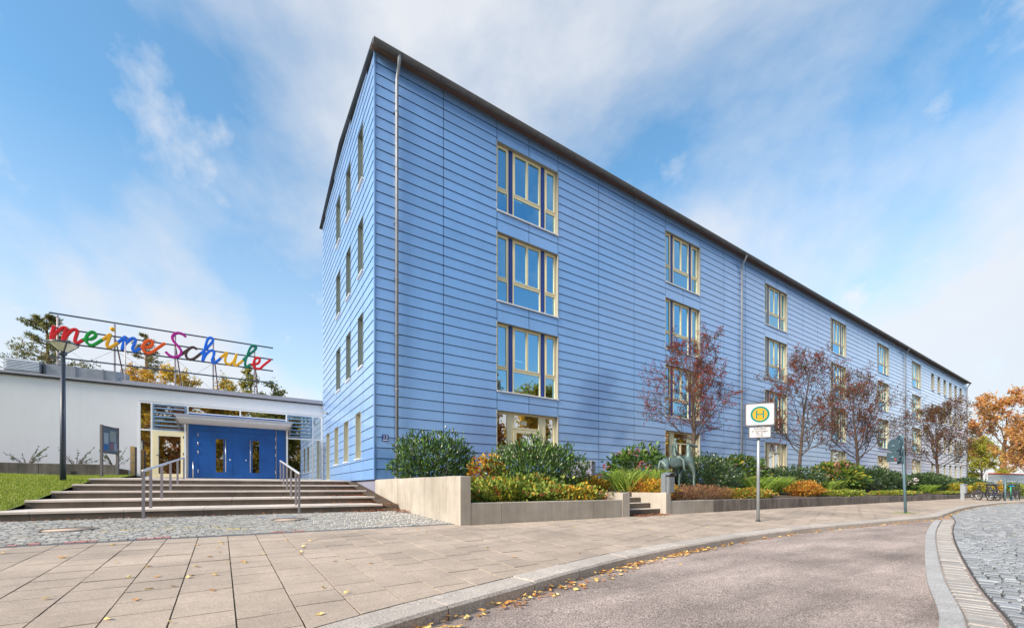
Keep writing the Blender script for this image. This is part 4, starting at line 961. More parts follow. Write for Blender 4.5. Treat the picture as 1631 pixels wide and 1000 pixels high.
for z in (2.1, 1.75):
    mb = MB(); mb.box(-7.44, -7.40, 9.412, 9.42, z, z+0.06); mb.build('button', M['steel'], t)
lw = empty('garden_wall', (-9.5, 8.6, 1.1), 'low weathered concrete wall behind the lawn', 'wall')
for k in range(6):
    a = -7.68-2.15*(k+1); mb = MB(); mb.bbox(a+0.006, a+2.15-0.006, 8.6, 8.8, 1.0, 1.63, 0.012); mb.build('wall_panel', M['concdark'] if k else M['concdark'], lw)
mb = MB(); mb.box(-9.0, -8.87, 8.585, 8.601, 1.25, 1.36); mb.build('outlet', M['blackm'], lw)
bs = MB(); bs.box(-22, -7.7, 8.8, 10.4, 0.9, 1.5); struct('planting_bed', bs, M['soil'])

# ================================================================== planter walls on the street side
pl = empty('planter_wall', (0.1, -6.2, 0.0), 'tall beige concrete planter wall at the corner of the forecourt', 'wall')
for (a, b) in ((-6.23, -6.235), (-6.0, -4.36), (-4.345, -2.32), (-2.305, 0.0)):
    if b < a: continue
    mb = MB(); z1 = 0.955; mb.bbox(0.0, 0.21, a, b, -0.25, z1+(b+6)*0.005, 0.012); mb.build('wall_panel', M['conc'], pl)
mb = MB(); mb.bbox(-0.002, 0.215, -6.235, -6.005, -0.25, 0.952, 0.012); mb.build('end_block', M['conc'], pl)
pw = empty('low_planter_wall', (2.4, -6.2, 0.0), 'low beige concrete wall in front of the clipped evergreen bushes', 'wall')
for (a, b) in ((0.222, 0.92), (0.93, 2.22), (2.23, 3.47), (3.48, 4.455)):
    mb = MB(); mb.bbox(a, b, -6.23, -6.03, -0.25, 0.43, 0.012); mb.build('wall_panel', M['conc'], pw)
def flank(x0, x1, lab, top):
    f = empty('stair_flank_wall', ((x0+x1)/2, -5.5, 0.0), lab, 'wall')
    mb = MB(); mb.bbox(x0, x1, -6.24, -6.02, -0.25, top, 0.012); mb.build('end_block', M['conc'], f)
    mb = MB(); mb.bbox(x0+0.02, x1-0.02, -6.015, -3.9, -0.1, top-0.006, 0.012); mb.build('wall_panel', M['conc'], f)
flank(4.46, 4.71, 'concrete flank wall left of the small garden steps', 0.60)
flank(6.16, 6.36, 'concrete flank wall right of the small garden steps below the grey bin', 0.60)
gs = empty('garden_steps', (5.4, -6.1, 0.0), 'three small concrete garden steps between two flank walls', 'steps')
for k in range(4):
    mb = MB(); y = -6.05+k*0.34; mb.bbox(4.715, 6.155, y, y+0.36, -0.2, 0.15*(k+1), 0.008); mb.build('step', M['stepc'], gs)
    mb = MB(); mb.bbox(4.72, 6.15, y+0.003, y+0.335, 0.15*(k+1)+0.0005, 0.15*(k+1)+0.008, 0.003); mb.build('tread', M['stepn'], gs)
rw_ = empty('long_street_wall', (20, -6.2, 0.0), 'long low dark weathered concrete wall along the pavement', 'wall')
xw = [6.37, 8.42]+[8.42+2.45*k for k in range(1, 15)]
for i, (a, b) in enumerate(zip(xw, xw[1:])):
    mb = MB(); tz = 0.37-0.003*(a-6); mb.bbox(a+0.006, b-0.006, -6.23, -6.03, -0.3, tz, 0.015)
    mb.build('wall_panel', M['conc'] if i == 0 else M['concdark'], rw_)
w2 = empty('far_street_wall', (50, -6.2, 0.0), 'far low beige wall behind the parked bicycles', 'wall')
for k in range(6):
    mb = MB(); a = 42.8+k*3; mb.bbox(a, a+2.98, -6.25, -6.05, -0.3, 0.25, 0.015); mb.build('wall_panel', M['conc'] if k < 1 else M['concdark'], w2)
def soil_z(x, y):
    t = min(1, max(0, (y+6.0)/5.5)); return 0.33 + 0.62*t + 0.03*mnoise.noise((x*0.9, y*0.9, 3))
mb = MB()
for i in range(100):
    for j in range(14):
        x0, x1 = 0.2+i*0.62, 0.2+(i+1)*0.62; y0, y1 = -6.05+j*0.44, -6.05+(j+1)*0.44
        if j < 5 and 4.5 < (x0+x1)/2 < 6.3: continue
        mb.quad((x0,y0,soil_z(x0,y0)),(x1,y0,soil_z(x1,y0)),(x1,y1,soil_z(x1,y1)),(x0,y1,soil_z(x0,y1)))
mb.quad((4.4,-4.9,0.62),(6.4,-4.9,0.62),(6.4,-3.5,0.64),(4.4,-3.5,0.64))
struct('flower_bed', mb, M['soil'])
pr_ = empty('door_parapet', (7.7, -1.0, 0.9), 'small pale rendered parapet by the ground floor door behind the bush', 'wall')
mb = MB(); mb.bbox(7.55, 7.75, -1.9, -0.2, 0.7, 1.72, 0.012); mb.build('wall_panel', M['plinth'], pr_)
mb = MB(); mb.bbox(7.53, 7.77, -1.92, -0.18, 1.722, 1.75, 0.008); mb.build('coping', M['conc'], pr_)
# ================================================================== vegetation
def rvec(r):
    while True:
        v = Vector((r.uniform(-1,1), r.uniform(-1,1), r.uniform(-1,1)))
        if 0.05 < v.length < 1: return v.normalized()
PB = 1.35
def pick(r, pal):
    tot = sum(w for _, w in pal); q = r.uniform(0, tot)
    for c, w in pal:
        q -= w
        if q <= 0: break
    v = r.uniform(0.7, 1.35)*PB; return (c[0]*v, c[1]*v, c[2]*v)
LAUREL = [((0.035, 0.075, 0.016), 5), ((0.06, 0.12, 0.02), 3), ((0.10, 0.17, 0.03), 1.5), ((0.022, 0.045, 0.014), 3)]
DARKG = [((0.028, 0.055, 0.02), 5), ((0.05, 0.09, 0.025), 3), ((0.018, 0.035, 0.014), 3), ((0.09, 0.13, 0.05), 1)]
FERN = [((0.16, 0.24, 0.03), 5), ((0.24, 0.30, 0.05), 3), ((0.10, 0.16, 0.03), 3)]
ORANGE = [((0.40, 0.16, 0.02), 4), ((0.30, 0.09, 0.02), 3), ((0.45, 0.28, 0.04), 3), ((0.16, 0.14, 0.03), 2)]
YELLOW = [((0.50, 0.33, 0.03), 5), ((0.42, 0.20, 0.02), 3), ((0.25, 0.25, 0.04), 3), ((0.35, 0.10, 0.03), 1)]
COVER = [((0.17, 0.22, 0.03), 6), ((0.28, 0.30, 0.05), 4), ((0.09, 0.14, 0.025), 4), ((0.34, 0.12, 0.05), 0.7), ((0.40, 0.25, 0.03), 0.9)]
RHOD = [((0.055, 0.11, 0.02), 5), ((0.10, 0.17, 0.03), 3), ((0.45, 0.34, 0.04), 0.9), ((0.035, 0.06, 0.02), 2)]
HEATH = [((0.20, 0.095, 0.05), 5), ((0.14, 0.06, 0.035), 3), ((0.27, 0.16, 0.08), 2), ((0.12, 0.11, 0.03), 1)]
def shrub(name, label, cat, x, y, rx, ry, z1, n, pal, L, Wd, mat='foliage', upright=0.5, seed=0, z0=None, lump=0.28, flowers=None, group=None, tops=0.0):
    r = random.Random(seed+int(x*100)); z0 = soil_z(x, y)-0.03 if z0 is None else z0
    t = empty(name, (x, y, z0), label, cat, group); H = z1-z0
    mb = MB(); ctr = Vector((x, y, z0+H*0.42))
    stems = MB()
    for k in range(10):
        a = r.uniform(0, 6.28); q = r.uniform(0.3, 0.75); e = Vector((x+rx*q*math.cos(a), y+ry*q*math.sin(a), z0+H*r.uniform(0.5, 0.85)))
        b = Vector((x+rx*0.15*math.cos(a), y+ry*0.15*math.sin(a), z0-0.05)); stems.tube([b, (b+e)/2+Vector((0,0,H*0.08)), e], [0.022, 0.015, 0.006], 5)
    stems.build('stems', M['bark'], t)
    for k in range(n):
        d = rvec(r)
        if d.z < 0:
            hl = math.hypot(d.x, d.y) or 1; e_ = (1-0.22*abs(d.z))/hl; d = Vector((d.x*e_, d.y*e_, d.z))
        lm = 1.0 + lump*mnoise.noise((d.x*2.3+x, d.y*2.3+y, d.z*2.3+seed)) + 0.5*lump*mnoise.noise((d.x*6+x, d.y*6, d.z*6+seed))
        q = (1 - abs(r.gauss(0, 0.16)))*lm
        if r.random() < 0.22: q *= r.uniform(0.45, 0.95)
        p = Vector((ctr.x+d.x*rx*q, ctr.y+d.y*ry*q, ctr.z+d.z*(H*0.58 if d.z > 0 else H*0.42)*q))
        if r.random() < tops and d.z > 0.2: p.z += r.uniform(0, 0.12)
        if x > 0 and y > -7:
            if p.x < 0.27 and p.z < 1.0: p.x = 0.27+r.uniform(0, 0.1)
            if p.y < -6.0: p.y = -6.0+r.uniform(0, 0.08)
        if p.z < z0+0.01: p.z = z0+r.uniform(0.01, 0.08)
        dr = (d*(1-upright) + Vector((0, 0, upright)) + rvec(r)*0.45).normalized()
        s = r.uniform(0.65, 1.2); mb.leaf(p, dr, (rvec(r)+d*1.2), L*s, Wd*s, pick(r, pal), 0.18)
    mb.build('foliage', M[mat], t)
    if flowers:
        c, m_, rad = flowers; fm = MB()
        for k in range(m_):
            d = rvec(r); d.z = abs(d.z)*0.8+0.1; d.normalize()
            p = Vector((ctr.x+d.x*rx*1.02, ctr.y+d.y*ry*1.02, ctr.z+d.z*H*0.6))
            for q in range(14):
                e = rvec(r); fm.card(p+e*rad*0.7, (e+Vector((0,0,0.3))), rvec(r), rad*0.7, rad*0.6, pick(r, c))
        tag(fm.build('flowers', M['foliage'], t), kind='stuff')
    return t
def fern(name, label, x, y, rx, ry, z1, n, pal, seed):
    r = random.Random(seed); z0 = soil_z(x, y)-0.02; t = empty(name, (x, y, z0), label, 'fern'); mb = MB()
    for k in range(n):
        bx, by = x+rx*r.uniform(-0.7, 0.7), y+ry*r.uniform(-0.7, 0.7); a = r.uniform(0, 6.28); ln = (z1-z0)*r.uniform(0.75, 1.15)
        out = Vector((math.cos(a), math.sin(a), 0)); prev = Vector((bx, by, z0)); d = (Vector((0,0,1))+out*0.35).normalized(); c = pick(r, pal)
        for s in range(9):
            p = prev + d*(ln/8); side = d.cross(Vector((0,0,1)))
            side = side.normalized() if side.length > 1e-4 else Vector((1,0,0)); w = 0.095*math.sin(math.pi*(s+1.2)/10.5)
            if s > 0:
                for sg_ in (-1, 1): mb.card(prev, (side*sg_+d*0.6), out+Vector((0,0,0.8)), w, 0.032, c); mb.card((prev+p)/2, (side*sg_+d*0.6), out+Vector((0,0,0.8)), w, 0.032, c)
            prev = p; d = (d + out*0.09 - Vector((0,0,0.07))).normalized()
    mb.build('fronds', M['foliage'], t); return t
PINK = [((0.42, 0.14, 0.16), 4), ((0.30, 0.08, 0.08), 3), ((0.5, 0.3, 0.28), 1)]
YEL = [((0.62, 0.46, 0.12), 3), ((0.55, 0.30, 0.05), 2)]
WHT = [((0.62, 0.56, 0.55), 3), ((0.5, 0.38, 0.38), 1)]
shrub('laurel_bush', 'rounded glossy evergreen bush behind the tall planter wall', 'bush', 1.15, -2.15, 1.25, 1.0, 2.28, 5200, LAUREL, 0.13, 0.046, 'gloss', 0.55, 1, z0=0.8, lump=0.30, tops=0.3)
shrub('laurel_bush', 'spreading glossy evergreen bush in front of the ground floor door', 'bush', 3.65, -3.8, 1.55, 1.15, 2.02, 6800, LAUREL, 0.13, 0.045, 'gloss', 0.6, 2, lump=0.34, tops=0.4)
shrub('hydrangea', 'orange and yellow hydrangea between the two evergreen bushes', 'shrub', 2.25, -3.3, 0.55, 0.5, 1.62, 900, ORANGE+[((0.22, 0.26, 0.03), 3)], 0.12, 0.085, 'foliage', 0.2, 3, flowers=(YEL, 16, 0.10))
shrub('ground_cover', 'green and red ground cover spilling behind the low beige wall', 'plants', 1.72, -5.5, 1.2, 0.42, 0.78, 2600, COVER, 0.115, 0.085, 'foliage', 0.3, 4, lump=0.95)
shrub('ground_cover', 'yellow and orange ground cover at the end of the low beige wall', 'plants', 3.55, -5.45, 0.95, 0.5, 0.76, 1900, YELLOW+COVER, 0.095, 0.065, 'foliage', 0.4, 5, lump=0.95)
shrub('ground_cover', 'pale green ground cover under the spreading evergreen bush', 'plants', 2.4, -4.75, 1.5, 0.55, 0.98, 2200, COVER, 0.11, 0.08, 'foliage', 0.3, 51, lump=0.9)
shrub('ground_cover', 'green ground cover behind the left stair flank wall', 'plants', 5.4, -3.4, 1.3, 0.6, 1.02, 2400, COVER, 0.08, 0.055, 'foliage', 0.35, 6, lump=0.4)
shrub('viburnum_shrub', 'broad leaved shrub with dusky pink flower heads left of the horse statue', 'shrub', 9.05, -2.9, 1.5, 0.95, 2.15, 3000, RHOD[:2]+[((0.03, 0.06, 0.02), 3)], 0.20, 0.085, 'gloss', 0.05, 7, flowers=(PINK, 30, 0.11), lump=0.4)
fern('bright_fern', 'bright green fern clump left of the horse statue', 6.95, -4.55, 1.15, 0.5, 1.50, 252, FERN, 8)
shrub('orange_perennial', 'orange seed plants in front of the bright fern clump', 'plants', 6.85, -5.0, 0.7, 0.3, 1.08, 700, ORANGE, 0.10, 0.03, 'foliage', 0.8, 9)
shrub('yellow_perennial', 'bright yellow foliage plants beside the grey litter bin', 'plants', 7.0, -5.35, 0.62, 0.45, 0.97, 1700, YELLOW, 0.085, 0.05, 'foliage', 0.4, 10, lump=0.5)
shrub('yellow_perennial', 'bright yellow foliage plants beside the small garden steps', 'plants', 5.55, -3.95, 0.9, 0.4, 1.05, 1700, YELLOW, 0.09, 0.055, 'foliage', 0.4, 101, lump=0.5)
shrub('heather', 'brown faded heather below the horse statue', 'plants', 8.6, -5.62, 1.75, 0.42, 0.80, 4200, HEATH, 0.075, 0.016, 'foliage', 0.85, 12, lump=0.35)
shrub('rhododendron', 'dark evergreen shrub directly right of the horse statue', 'shrub', 11.9, -3.7, 1.75, 1.1, 1.98, 5600, DARKG, 0.14, 0.045, 'gloss', 0.35, 13, lump=0.35)
shrub('viburnum_shrub', 'tall broad leaved shrub behind the bus stop sign', 'shrub', 15.6, -3.0, 2.0, 1.0, 2.12, 3600, RHOD, 0.20, 0.085, 'foliage', 0.0, 14, flowers=(PINK, 10, 0.09), lump=0.4)
fern('bright_fern', 'light green fern clump behind the bus stop pole', 15.0, -4.7, 1.5, 0.55, 1.33, 273, FERN, 15)
shrub('ground_cover', 'red and yellow ground cover on the wall left of the bus stop pole', 'plants', 11.7, -5.55, 1.6, 0.45, 0.70, 3000, COVER+ORANGE[:2], 0.075, 0.05, 'foliage', 0.35, 16, lump=0.5)
shrub('rhododendron', 'dark evergreen shrub under the second bare tree', 'shrub', 19.3, -3.7, 2.4, 1.1, 1.72, 5200, DARKG, 0.15, 0.05, 'gloss', 0.3, 17, lump=0.35)
shrub('astilbe', 'rust orange feathery perennials right of the bus stop pole', 'plants', 16.6, -5.4, 1.35, 0.45, 0.98, 3200, ORANGE, 0.10, 0.035, 'foliage', 0.6, 18, lump=0.4)
shrub('ground_cover', 'green ground cover edging the dark wall under the yellow green shrub', 'plants', 20.0, -5.6, 2.3, 0.42, 0.62, 3200, COVER, 0.08, 0.055, 'foliage', 0.35, 19, lump=0.5)
fern('bright_fern', 'small green fern between dark and yellow green shrubs', 20.9, -4.6, 1.0, 0.5, 1.2, 168, FERN, 20)
shrub('hydrangea', 'yellow green hydrangea with pink heads under the third bare tree', 'shrub', 24.4, -3.9, 2.3, 1.0, 2.15, 3800, RHOD+[((0.2, 0.24, 0.03), 3)], 0.21, 0.10, 'foliage', 0.0, 21, flowers=(PINK, 26, 0.12), lump=0.35)
shrub('rhododendron', 'large dark evergreen shrub left of the leaning traffic sign', 'shrub', 29.7, -4.0, 3.6, 1.2, 1.92, 6500, DARKG, 0.18, 0.06, 'gloss', 0.3, 22, lump=0.3)
shrub('ground_cover', 'pale green ground cover left of the leaning traffic sign', 'plants', 27.0, -5.6, 3.6, 0.4, 0.55, 3200, COVER, 0.09, 0.06, 'foliage', 0.35, 23, lump=0.5)
shrub('hydrangea', 'shrub with white flower heads behind the leaning traffic sign', 'shrub', 32.8, -4.5, 1.5, 0.7, 1.45, 1500, DARKG, 0.16, 0.08, 'foliage', 0.1, 24, flowers=(WHT, 26, 0.13), lump=0.3)
fern('bright_fern', 'yellow green fern right of the leaning traffic sign', 34.2, -5.2, 2.0, 0.5, 1.05, 231, FERN, 25)
shrub('rhododendron', 'dark evergreen hedge mass under the fourth bare tree', 'shrub', 41.5, -3.9, 5.8, 1.2, 1.78, 7500, DARKG, 0.2, 0.07, 'gloss', 0.3, 26, lump=0.3)
shrub('hydrangea', 'small bright yellow shrub near the far litter bin', 'shrub', 42.3, -5.3, 1.6, 0.6, 1.05, 1500, YELLOW+FERN, 0.15, 0.09, 'foliage', 0.3, 27, lump=0.35)
shrub('ground_cover', 'green ground cover along the far end of the dark wall', 'plants', 37.0, -5.7, 3.4, 0.4, 0.45, 2000, COVER, 0.1, 0.07, 'foliage', 0.35, 28, lump=0.4)
shrub('rhododendron', 'far dark evergreen shrub beyond the small yellow shrub', 'shrub', 54.0, -4.0, 6.0, 1.3, 1.60, 5200, DARKG, 0.22, 0.08, 'gloss', 0.3, 29, z0=0.1, lump=0.3)
shrub('hydrangea', 'pale yellow shrub behind the bicycle rack', 'shrub', 50.0, -5.3, 1.8, 0.7, 1.15, 1400, YELLOW+FERN, 0.16, 0.1, 'foliage', 0.3, 30, z0=0.0)
shrub('hydrangea', 'golden shrub at the right edge behind the bicycles', 'shrub', 53.5, -6.9, 1.7, 0.8, 1.2, 1500, YELLOW, 0.16, 0.1, 'foliage', 0.3, 31, z0=-0.1)
shrub('box_hedge', 'low green hedge in front of the corrugated fence', 'hedge', 66.0, -5.0, 8.0, 1.2, 1.2, 5000, COVER[:3]+DARKG[:2], 0.2, 0.12, 'foliage', 0.4, 32, z0=-0.2, lump=0.15)
for i, (x, w, lab) in enumerate(((-10.3, 0.55, 'thin wispy plant left of the lamp post'), (-9.0, 0.5, 'thin wispy plant right behind the lamp post'), (-7.9, 0.55, 'thin wispy plant behind the notice board'))):
    r = random.Random(60+i); t = empty('wispy_plant', (x, 9.2, 1.45), lab, 'plant'); mb = MB(); st = MB()
    for k in range(11):
        a = r.uniform(0, 6.28); e = Vector((x+w*math.cos(a)*r.uniform(0.6, 1.2), 9.2+0.3*math.sin(a), 1.45+r.uniform(0.35, 0.85))); b = Vector((x, 9.2, 1.45))
        st.tube([b, (b+e)/2+Vector((0,0,0.08)), e], [0.012, 0.009, 0.004], 4)
        for q in range(11): mb.leaf(b.lerp(e, r.uniform(0.45, 1.05)), (e-b)+rvec(r)*0.5, rvec(r), r.uniform(0.06, 0.12), 0.03, pick(r, LAUREL))
    st.build('stems', M['bark'], t); mb.build('foliage', M['foliage'], t)

# trees ----------------------------------------------------------------------
def make_tree(name, label, base, h_trunk, height, spread, r0, pal, nleaf, lsize, seed, bark='bark', levels=4, kids=(7, 6, 5, 4), lean=(0, 0), berries=None, upw=0.35, group=None, leafmat='foliage', cat='tree', leader=True, droop=0.0):
    r = random.Random(seed); t = empty(name, base, label, cat, group); wood = MB(); tips = []; base = Vector(base)
    def branch(p, d, ln, rad, lv):
        n = 5 if lv < 2 else 3; pts = [p]; rs = [rad]
        for i in range(n):
            d = (d + rvec(r)*(0.16 if lv else 0.07) + Vector((0, 0, upw*0.16 - droop*0.1*lv))).normalized(); p = p + d*(ln/n); pts.append(p); rs.append(rad*(1-0.62*(i+1)/n))
        wood.tube(pts, rs, (9, 6, 4, 3, 3)[min(lv, 4)], caps=False)
        if lv >= levels-1:
            for q in pts[1:]: tips.append((q, d))
            return
        for k in range(kids[lv]):
            f = r.uniform(0.25, 1.0) if lv else r.uniform(0.05, 0.95); i = min(int(f*n), n-1); q = pts[i].lerp(pts[i+1], f*n-i)
            a = r.uniform(0, 6.28); side = d.cross(Vector((math.cos(a), math.sin(a), 0.3)))
            side = side.normalized() if side.length > 1e-3 else rvec(r)
            ang_ = r.uniform(0.5, 0.95); nd = (d*math.cos(ang_) + side*math.sin(ang_) + Vector((0,0,0.12)))
            branch(q, nd.normalized(), ln*r.uniform(0.42, 0.66)*(1-0.3*f), max(rs[i]*0.5, 0.0055), lv+1)
    top = base + Vector((lean[0], lean[1], h_trunk)); mid = base.lerp(top, 0.5)+Vector((r.uniform(-.06,.06), r.uniform(-.06,.06), 0))
    wood.tube([base-Vector((0,0,0.15)), base+Vector((0,0,0.1)), mid, top], [r0*1.5, r0*1.08, r0*0.92, r0*0.85], 9, caps=False)
    ch = height-h_trunk; main = int(kids[0]*1.9)
    lp = [top]; d = Vector((lean[0]*0.1, lean[1]*0.1, 1)).normalized(); p = top; lr = [r0*0.85]
    for i in range(6):
        d = (d + rvec(r)*0.12 + Vector((0, 0, 0.1))).normalized(); p = p + d*(ch*0.88/6); lp.append(p); lr.append(r0*0.85*(1-0.9*(i+1)/6)+0.008)
    wood.tube(lp, lr, 7, caps=False); tips.append((p, d))
    for k in range(main):
        f = (k/main)**1.25*0.93; i = min(int(f*6), 5); q = lp[i].lerp(lp[i+1], f*6-i)
        a = 2.4*k + r.uniform(-.5, .5); el = R(24) + R(42)*f + r.uniform(-.15, .2)
        d = Vector((math.cos(a)*math.cos(el), math.sin(a)*math.cos(el), math.sin(el)))
        ln = spread*(math.sqrt(max(0.04, 1-((f-0.28)/0.78)**2)))*r.uniform(0.85, 1.12)
        branch(q, d, ln, max(0.012, r0*0.34*(1-0.75*f)), 1)
    wood.build('trunk', M[bark], t); crown = MB(); per = nleaf/max(1, len(tips))
    for (q, d) in tips:
        m_ = int(per) + (1 if r.random() < per-int(per) else 0)
        for k in range(m_):
            p = q + rvec(r)*lsize*1.6*r.random(); crown.leaf(p, rvec(r)+Vector((0,0,-0.15)), rvec(r), lsize*r.uniform(0.6, 1.25), lsize*r.uniform(0.35, 0.6), pick(r, pal))
        if berries and r.random() < berries[1]:
            for k in range(3):
                p = q + rvec(r)*0.07; c = pick(r, [(berries[0], 1)]); s = 0.02
                n = len(crown.v); crown.v += [tuple(p+Vector(v)*s) for v in ((1,0,0),(-1,0,0),(0,1,0),(0,-1,0),(0,0,1),(0,0,-1))]
                for f in ((0,2,4),(2,1,4),(1,3,4),(3,0,4),(2,0,5),(1,2,5),(3,1,5),(0,3,5)): crown.f.append(tuple(n+i for i in f)); crown.c.append(c); crown.sm.append(False)
    crown.build('crown', M[leafmat], t); return t
REDB = [((0.080, 0.044, 0.020), 4), ((0.115, 0.034, 0.020), 3), ((0.075, 0.066, 0.020), 3), ((0.16, 0.09, 0.03), 1)]
for i, (x, y, hgt, sp, lab, ln) in enumerate(((12.6, -2.8, 5.9, 2.0, 'sparse red berried tree behind the horse statue, nearest of the row', (0.0, 0)), (22.3, -2.8, 6.9, 2.6, 'sparse red berried tree right of the bus stop sign', (0.15, 0)), (30.6, -2.8, 6.3, 3.0, 'dense reddish bare tree left of the leaning traffic sign', (0.1, 0)), (49.3, -2.8, 6.2, 3.6, 'farthest small reddish tree before the slim end windows', (0.2, 0)))):
    make_tree('berry_tree', lab, (x, y, 0.75), 1.75 if i else 1.9, hgt, sp, 0.085+0.01*i, REDB, (6800, 9000, 10500, 9500)[i], (0.075, 0.085, 0.10, 0.14)[i], 200+i*7, kids=(11, 9, 6, 4), lean=ln, berries=((0.34, 0.03, 0.02), (0.36, 0.26, 0.20, 0.10)[i]), upw=0.5, group='row of small trees in front of the blue facade')
AUT = [((0.42, 0.20, 0.06), 5), ((0.34, 0.13, 0.05), 3), ((0.46, 0.28, 0.08), 3), ((0.20, 0.15, 0.04), 1)]
GOLD = [((0.55, 0.38, 0.04), 4), ((0.40, 0.30, 0.04), 3), ((0.18, 0.18, 0.03), 2), ((0.46, 0.22, 0.02), 2)]
GRN = [((0.16, 0.17, 0.03), 4), ((0.09, 0.12, 0.03), 3), ((0.34, 0.28, 0.04), 2)]
make_tree('autumn_tree', 'tall orange autumn tree beyond the end of the building', (98, -0.5, -0.3), 3.0, 13.6, 6.4, 0.5, AUT, 9000, 0.42, 301, 'barkwarm', upw=0.5)
make_tree('autumn_tree', 'yellow green autumn tree against the end corner of the building', (80, -0.9, -0.3), 1.0, 6.8, 2.9, 0.16, [((0.30, 0.28, 0.03), 4), ((0.20, 0.22, 0.03), 3)], 6500, 0.26, 302, upw=0.4)
make_tree('autumn_tree', 'dense orange tree at the right edge above the corrugated fence', (104, -6.0, -0.3), 2.0, 9.0, 6.0, 0.3, AUT, 9000, 0.40, 303, 'barkwarm')
make_tree('autumn_tree', 'rust coloured young tree in front of the corrugated fence at the right edge', (72, -6.0, -0.3), 2.2, 6.2, 3.2, 0.14, AUT, 3600, 0.24, 304, 'barkwarm')
# behind the annex
def conifer(name, label, base, height, z_first, spread, seed, pal, dens=1.0, droop=0.1, irregular=0.3):
    r = random.Random(seed); t = empty(name, base, label, 'tree'); w = MB(); cr_ = MB(); b = Vector(base)
    w.tube([b, b+Vector((0.1, 0, height*0.5)), b+Vector((0, 0, height))], [0.26, 0.17, 0.03], 8)
    z = z_first
    while z < height:
        f = (z-z_first)/(height-z_first); L = spread*(1-f)**0.7*r.uniform(1-irregular, 1+irregular*0.5)+0.25
        for k in range(4):
            a = r.uniform(0, 6.28); d = Vector((math.cos(a), math.sin(a), r.uniform(0.1, 0.55)-droop)); p = b+Vector((0, 0, z)); e = p+d.normalized()*L
            w.tube([p, p.lerp(e, 0.5), e], [0.05*(1-f)+0.015, 0.025, 0.008], 4, caps=False)
            for q in range(int(26*dens)):
                s = r.uniform(0.3, 1.05); c = p.lerp(e, s)+rvec(r)*0.28*L*0.35; col_ = pick(r, pal)
                for m_ in range(5): cr_.card(c+rvec(r)*0.06, rvec(r)+Vector((0, 0, 0.7))+d*0.4, rvec(r), r.uniform(0.14, 0.26), 0.05, col_)
        z += r.uniform(0.22, 0.38)
    w.build('trunk', M['barkwarm'], t); cr_.build('crown', M['foliage'], t)
PINE = [((0.13, 0.14, 0.04), 5), ((0.20, 0.17, 0.05), 3), ((0.07, 0.08, 0.03), 3)]
conifer('pine_tree', 'tall pine tree behind the annex roof at the left edge', (-14.5, 26, 0.9), 11.0, 4.5, 2.9, 401, PINE, 1.0, 0.0, 0.45)
conifer('larch_tree', 'thin larch behind the orange letter e of the sign', (-10.2, 30, 0.9), 11.9, 4.5, 1.9, 402, [((0.16, 0.14, 0.05), 3), ((0.10, 0.09, 0.04), 3)], 0.45, 0.1, 0.3)
make_tree('autumn_tree', 'round orange tree crown showing above the annex roof', (-10.1, 23, 0.9), 2.5, 7.9, 1.7, 0.16, [((0.45, 0.22, 0.02), 4), ((0.40, 0.30, 0.04), 3)], 5200, 0.17, 403)
make_tree('autumn_tree', 'yellow green tree top just above the middle of the annex roof', (-7.6, 23, 0.9), 2.5, 7.7, 2.2, 0.16, GOLD, 6500, 0.17, 404)
make_tree('autumn_tree', 'green autumn tree behind the last letters of the sign', (-3.1, 22, 0.9), 3.0, 9.3, 1.2, 0.14, [((0.20, 0.20, 0.03), 4), ((0.38, 0.30, 0.04), 2), ((0.10, 0.12, 0.03), 2)], 3600, 0.19, 405, upw=0.8)
make_tree('autumn_tree', 'low green tree top at the right end of the annex roof', (-1.5, 23, 0.9), 2.5, 7.9, 1.5, 0.14, GRN, 3200, 0.18, 406)
make_tree('autumn_tree', 'low olive tree top right of the middle of the annex roof', (-5.2, 24, 0.9), 2.5, 8.1, 1.6, 0.14, GRN+GOLD, 3200, 0.18, 407)
# across the street, mirrored in the entrance glass and the ground floor panes
for i, (x, y, h_, lab) in enumerate(((-14, -27, 12, 'golden tree across the street mirrored at the left of the entrance glass'), (-9.5, -29, 13, 'golden tree across the street mirrored in the cream entrance door'), (-5, -27, 12, 'golden tree across the street mirrored in the left blue door pane'), (-0.5, -29, 11, 'olive tree across the street mirrored in the right blue door pane'), (4, -27, 12, 'olive tree across the street mirrored right of the blue doors'), (20, -29, 15, 'rust tree across the street mirrored in the ground floor door panes'), (27, -28, 14.5, 'golden tree across the street mirrored in farther ground floor panes'), (50, -29, 12, 'rust tree far along the street mirrored behind the horse statue'), (57, -28, 12, 'golden tree far along the street mirrored beside the horse statue'))):
    make_tree('street_tree', lab, (x, y, -0.6), 1.6, h_, 3.9, 0.3, (GOLD, AUT, GOLD, GRN, GRN+GOLD, AUT, GOLD, AUT, GOLD)[i], 8500, 0.50, 500+i, kids=(8, 5, 4, 3))
hb = MB(); rh = random.Random(77)
for k in range(20000):
    x = rh.uniform(-35, 110); z = rh.uniform(-0.6, 4.2); y = -34+rh.uniform(-1, 1); hb.card(Vector((x, y, z)), rvec(rh), rvec(rh), 0.5, 0.35, pick(rh, GOLD))
o = hb.build('far_hedge', M['foliage']); tag(o, 'golden brown hedge across the street mirrored low in the entrance glass', 'hedge', kind='stuff')

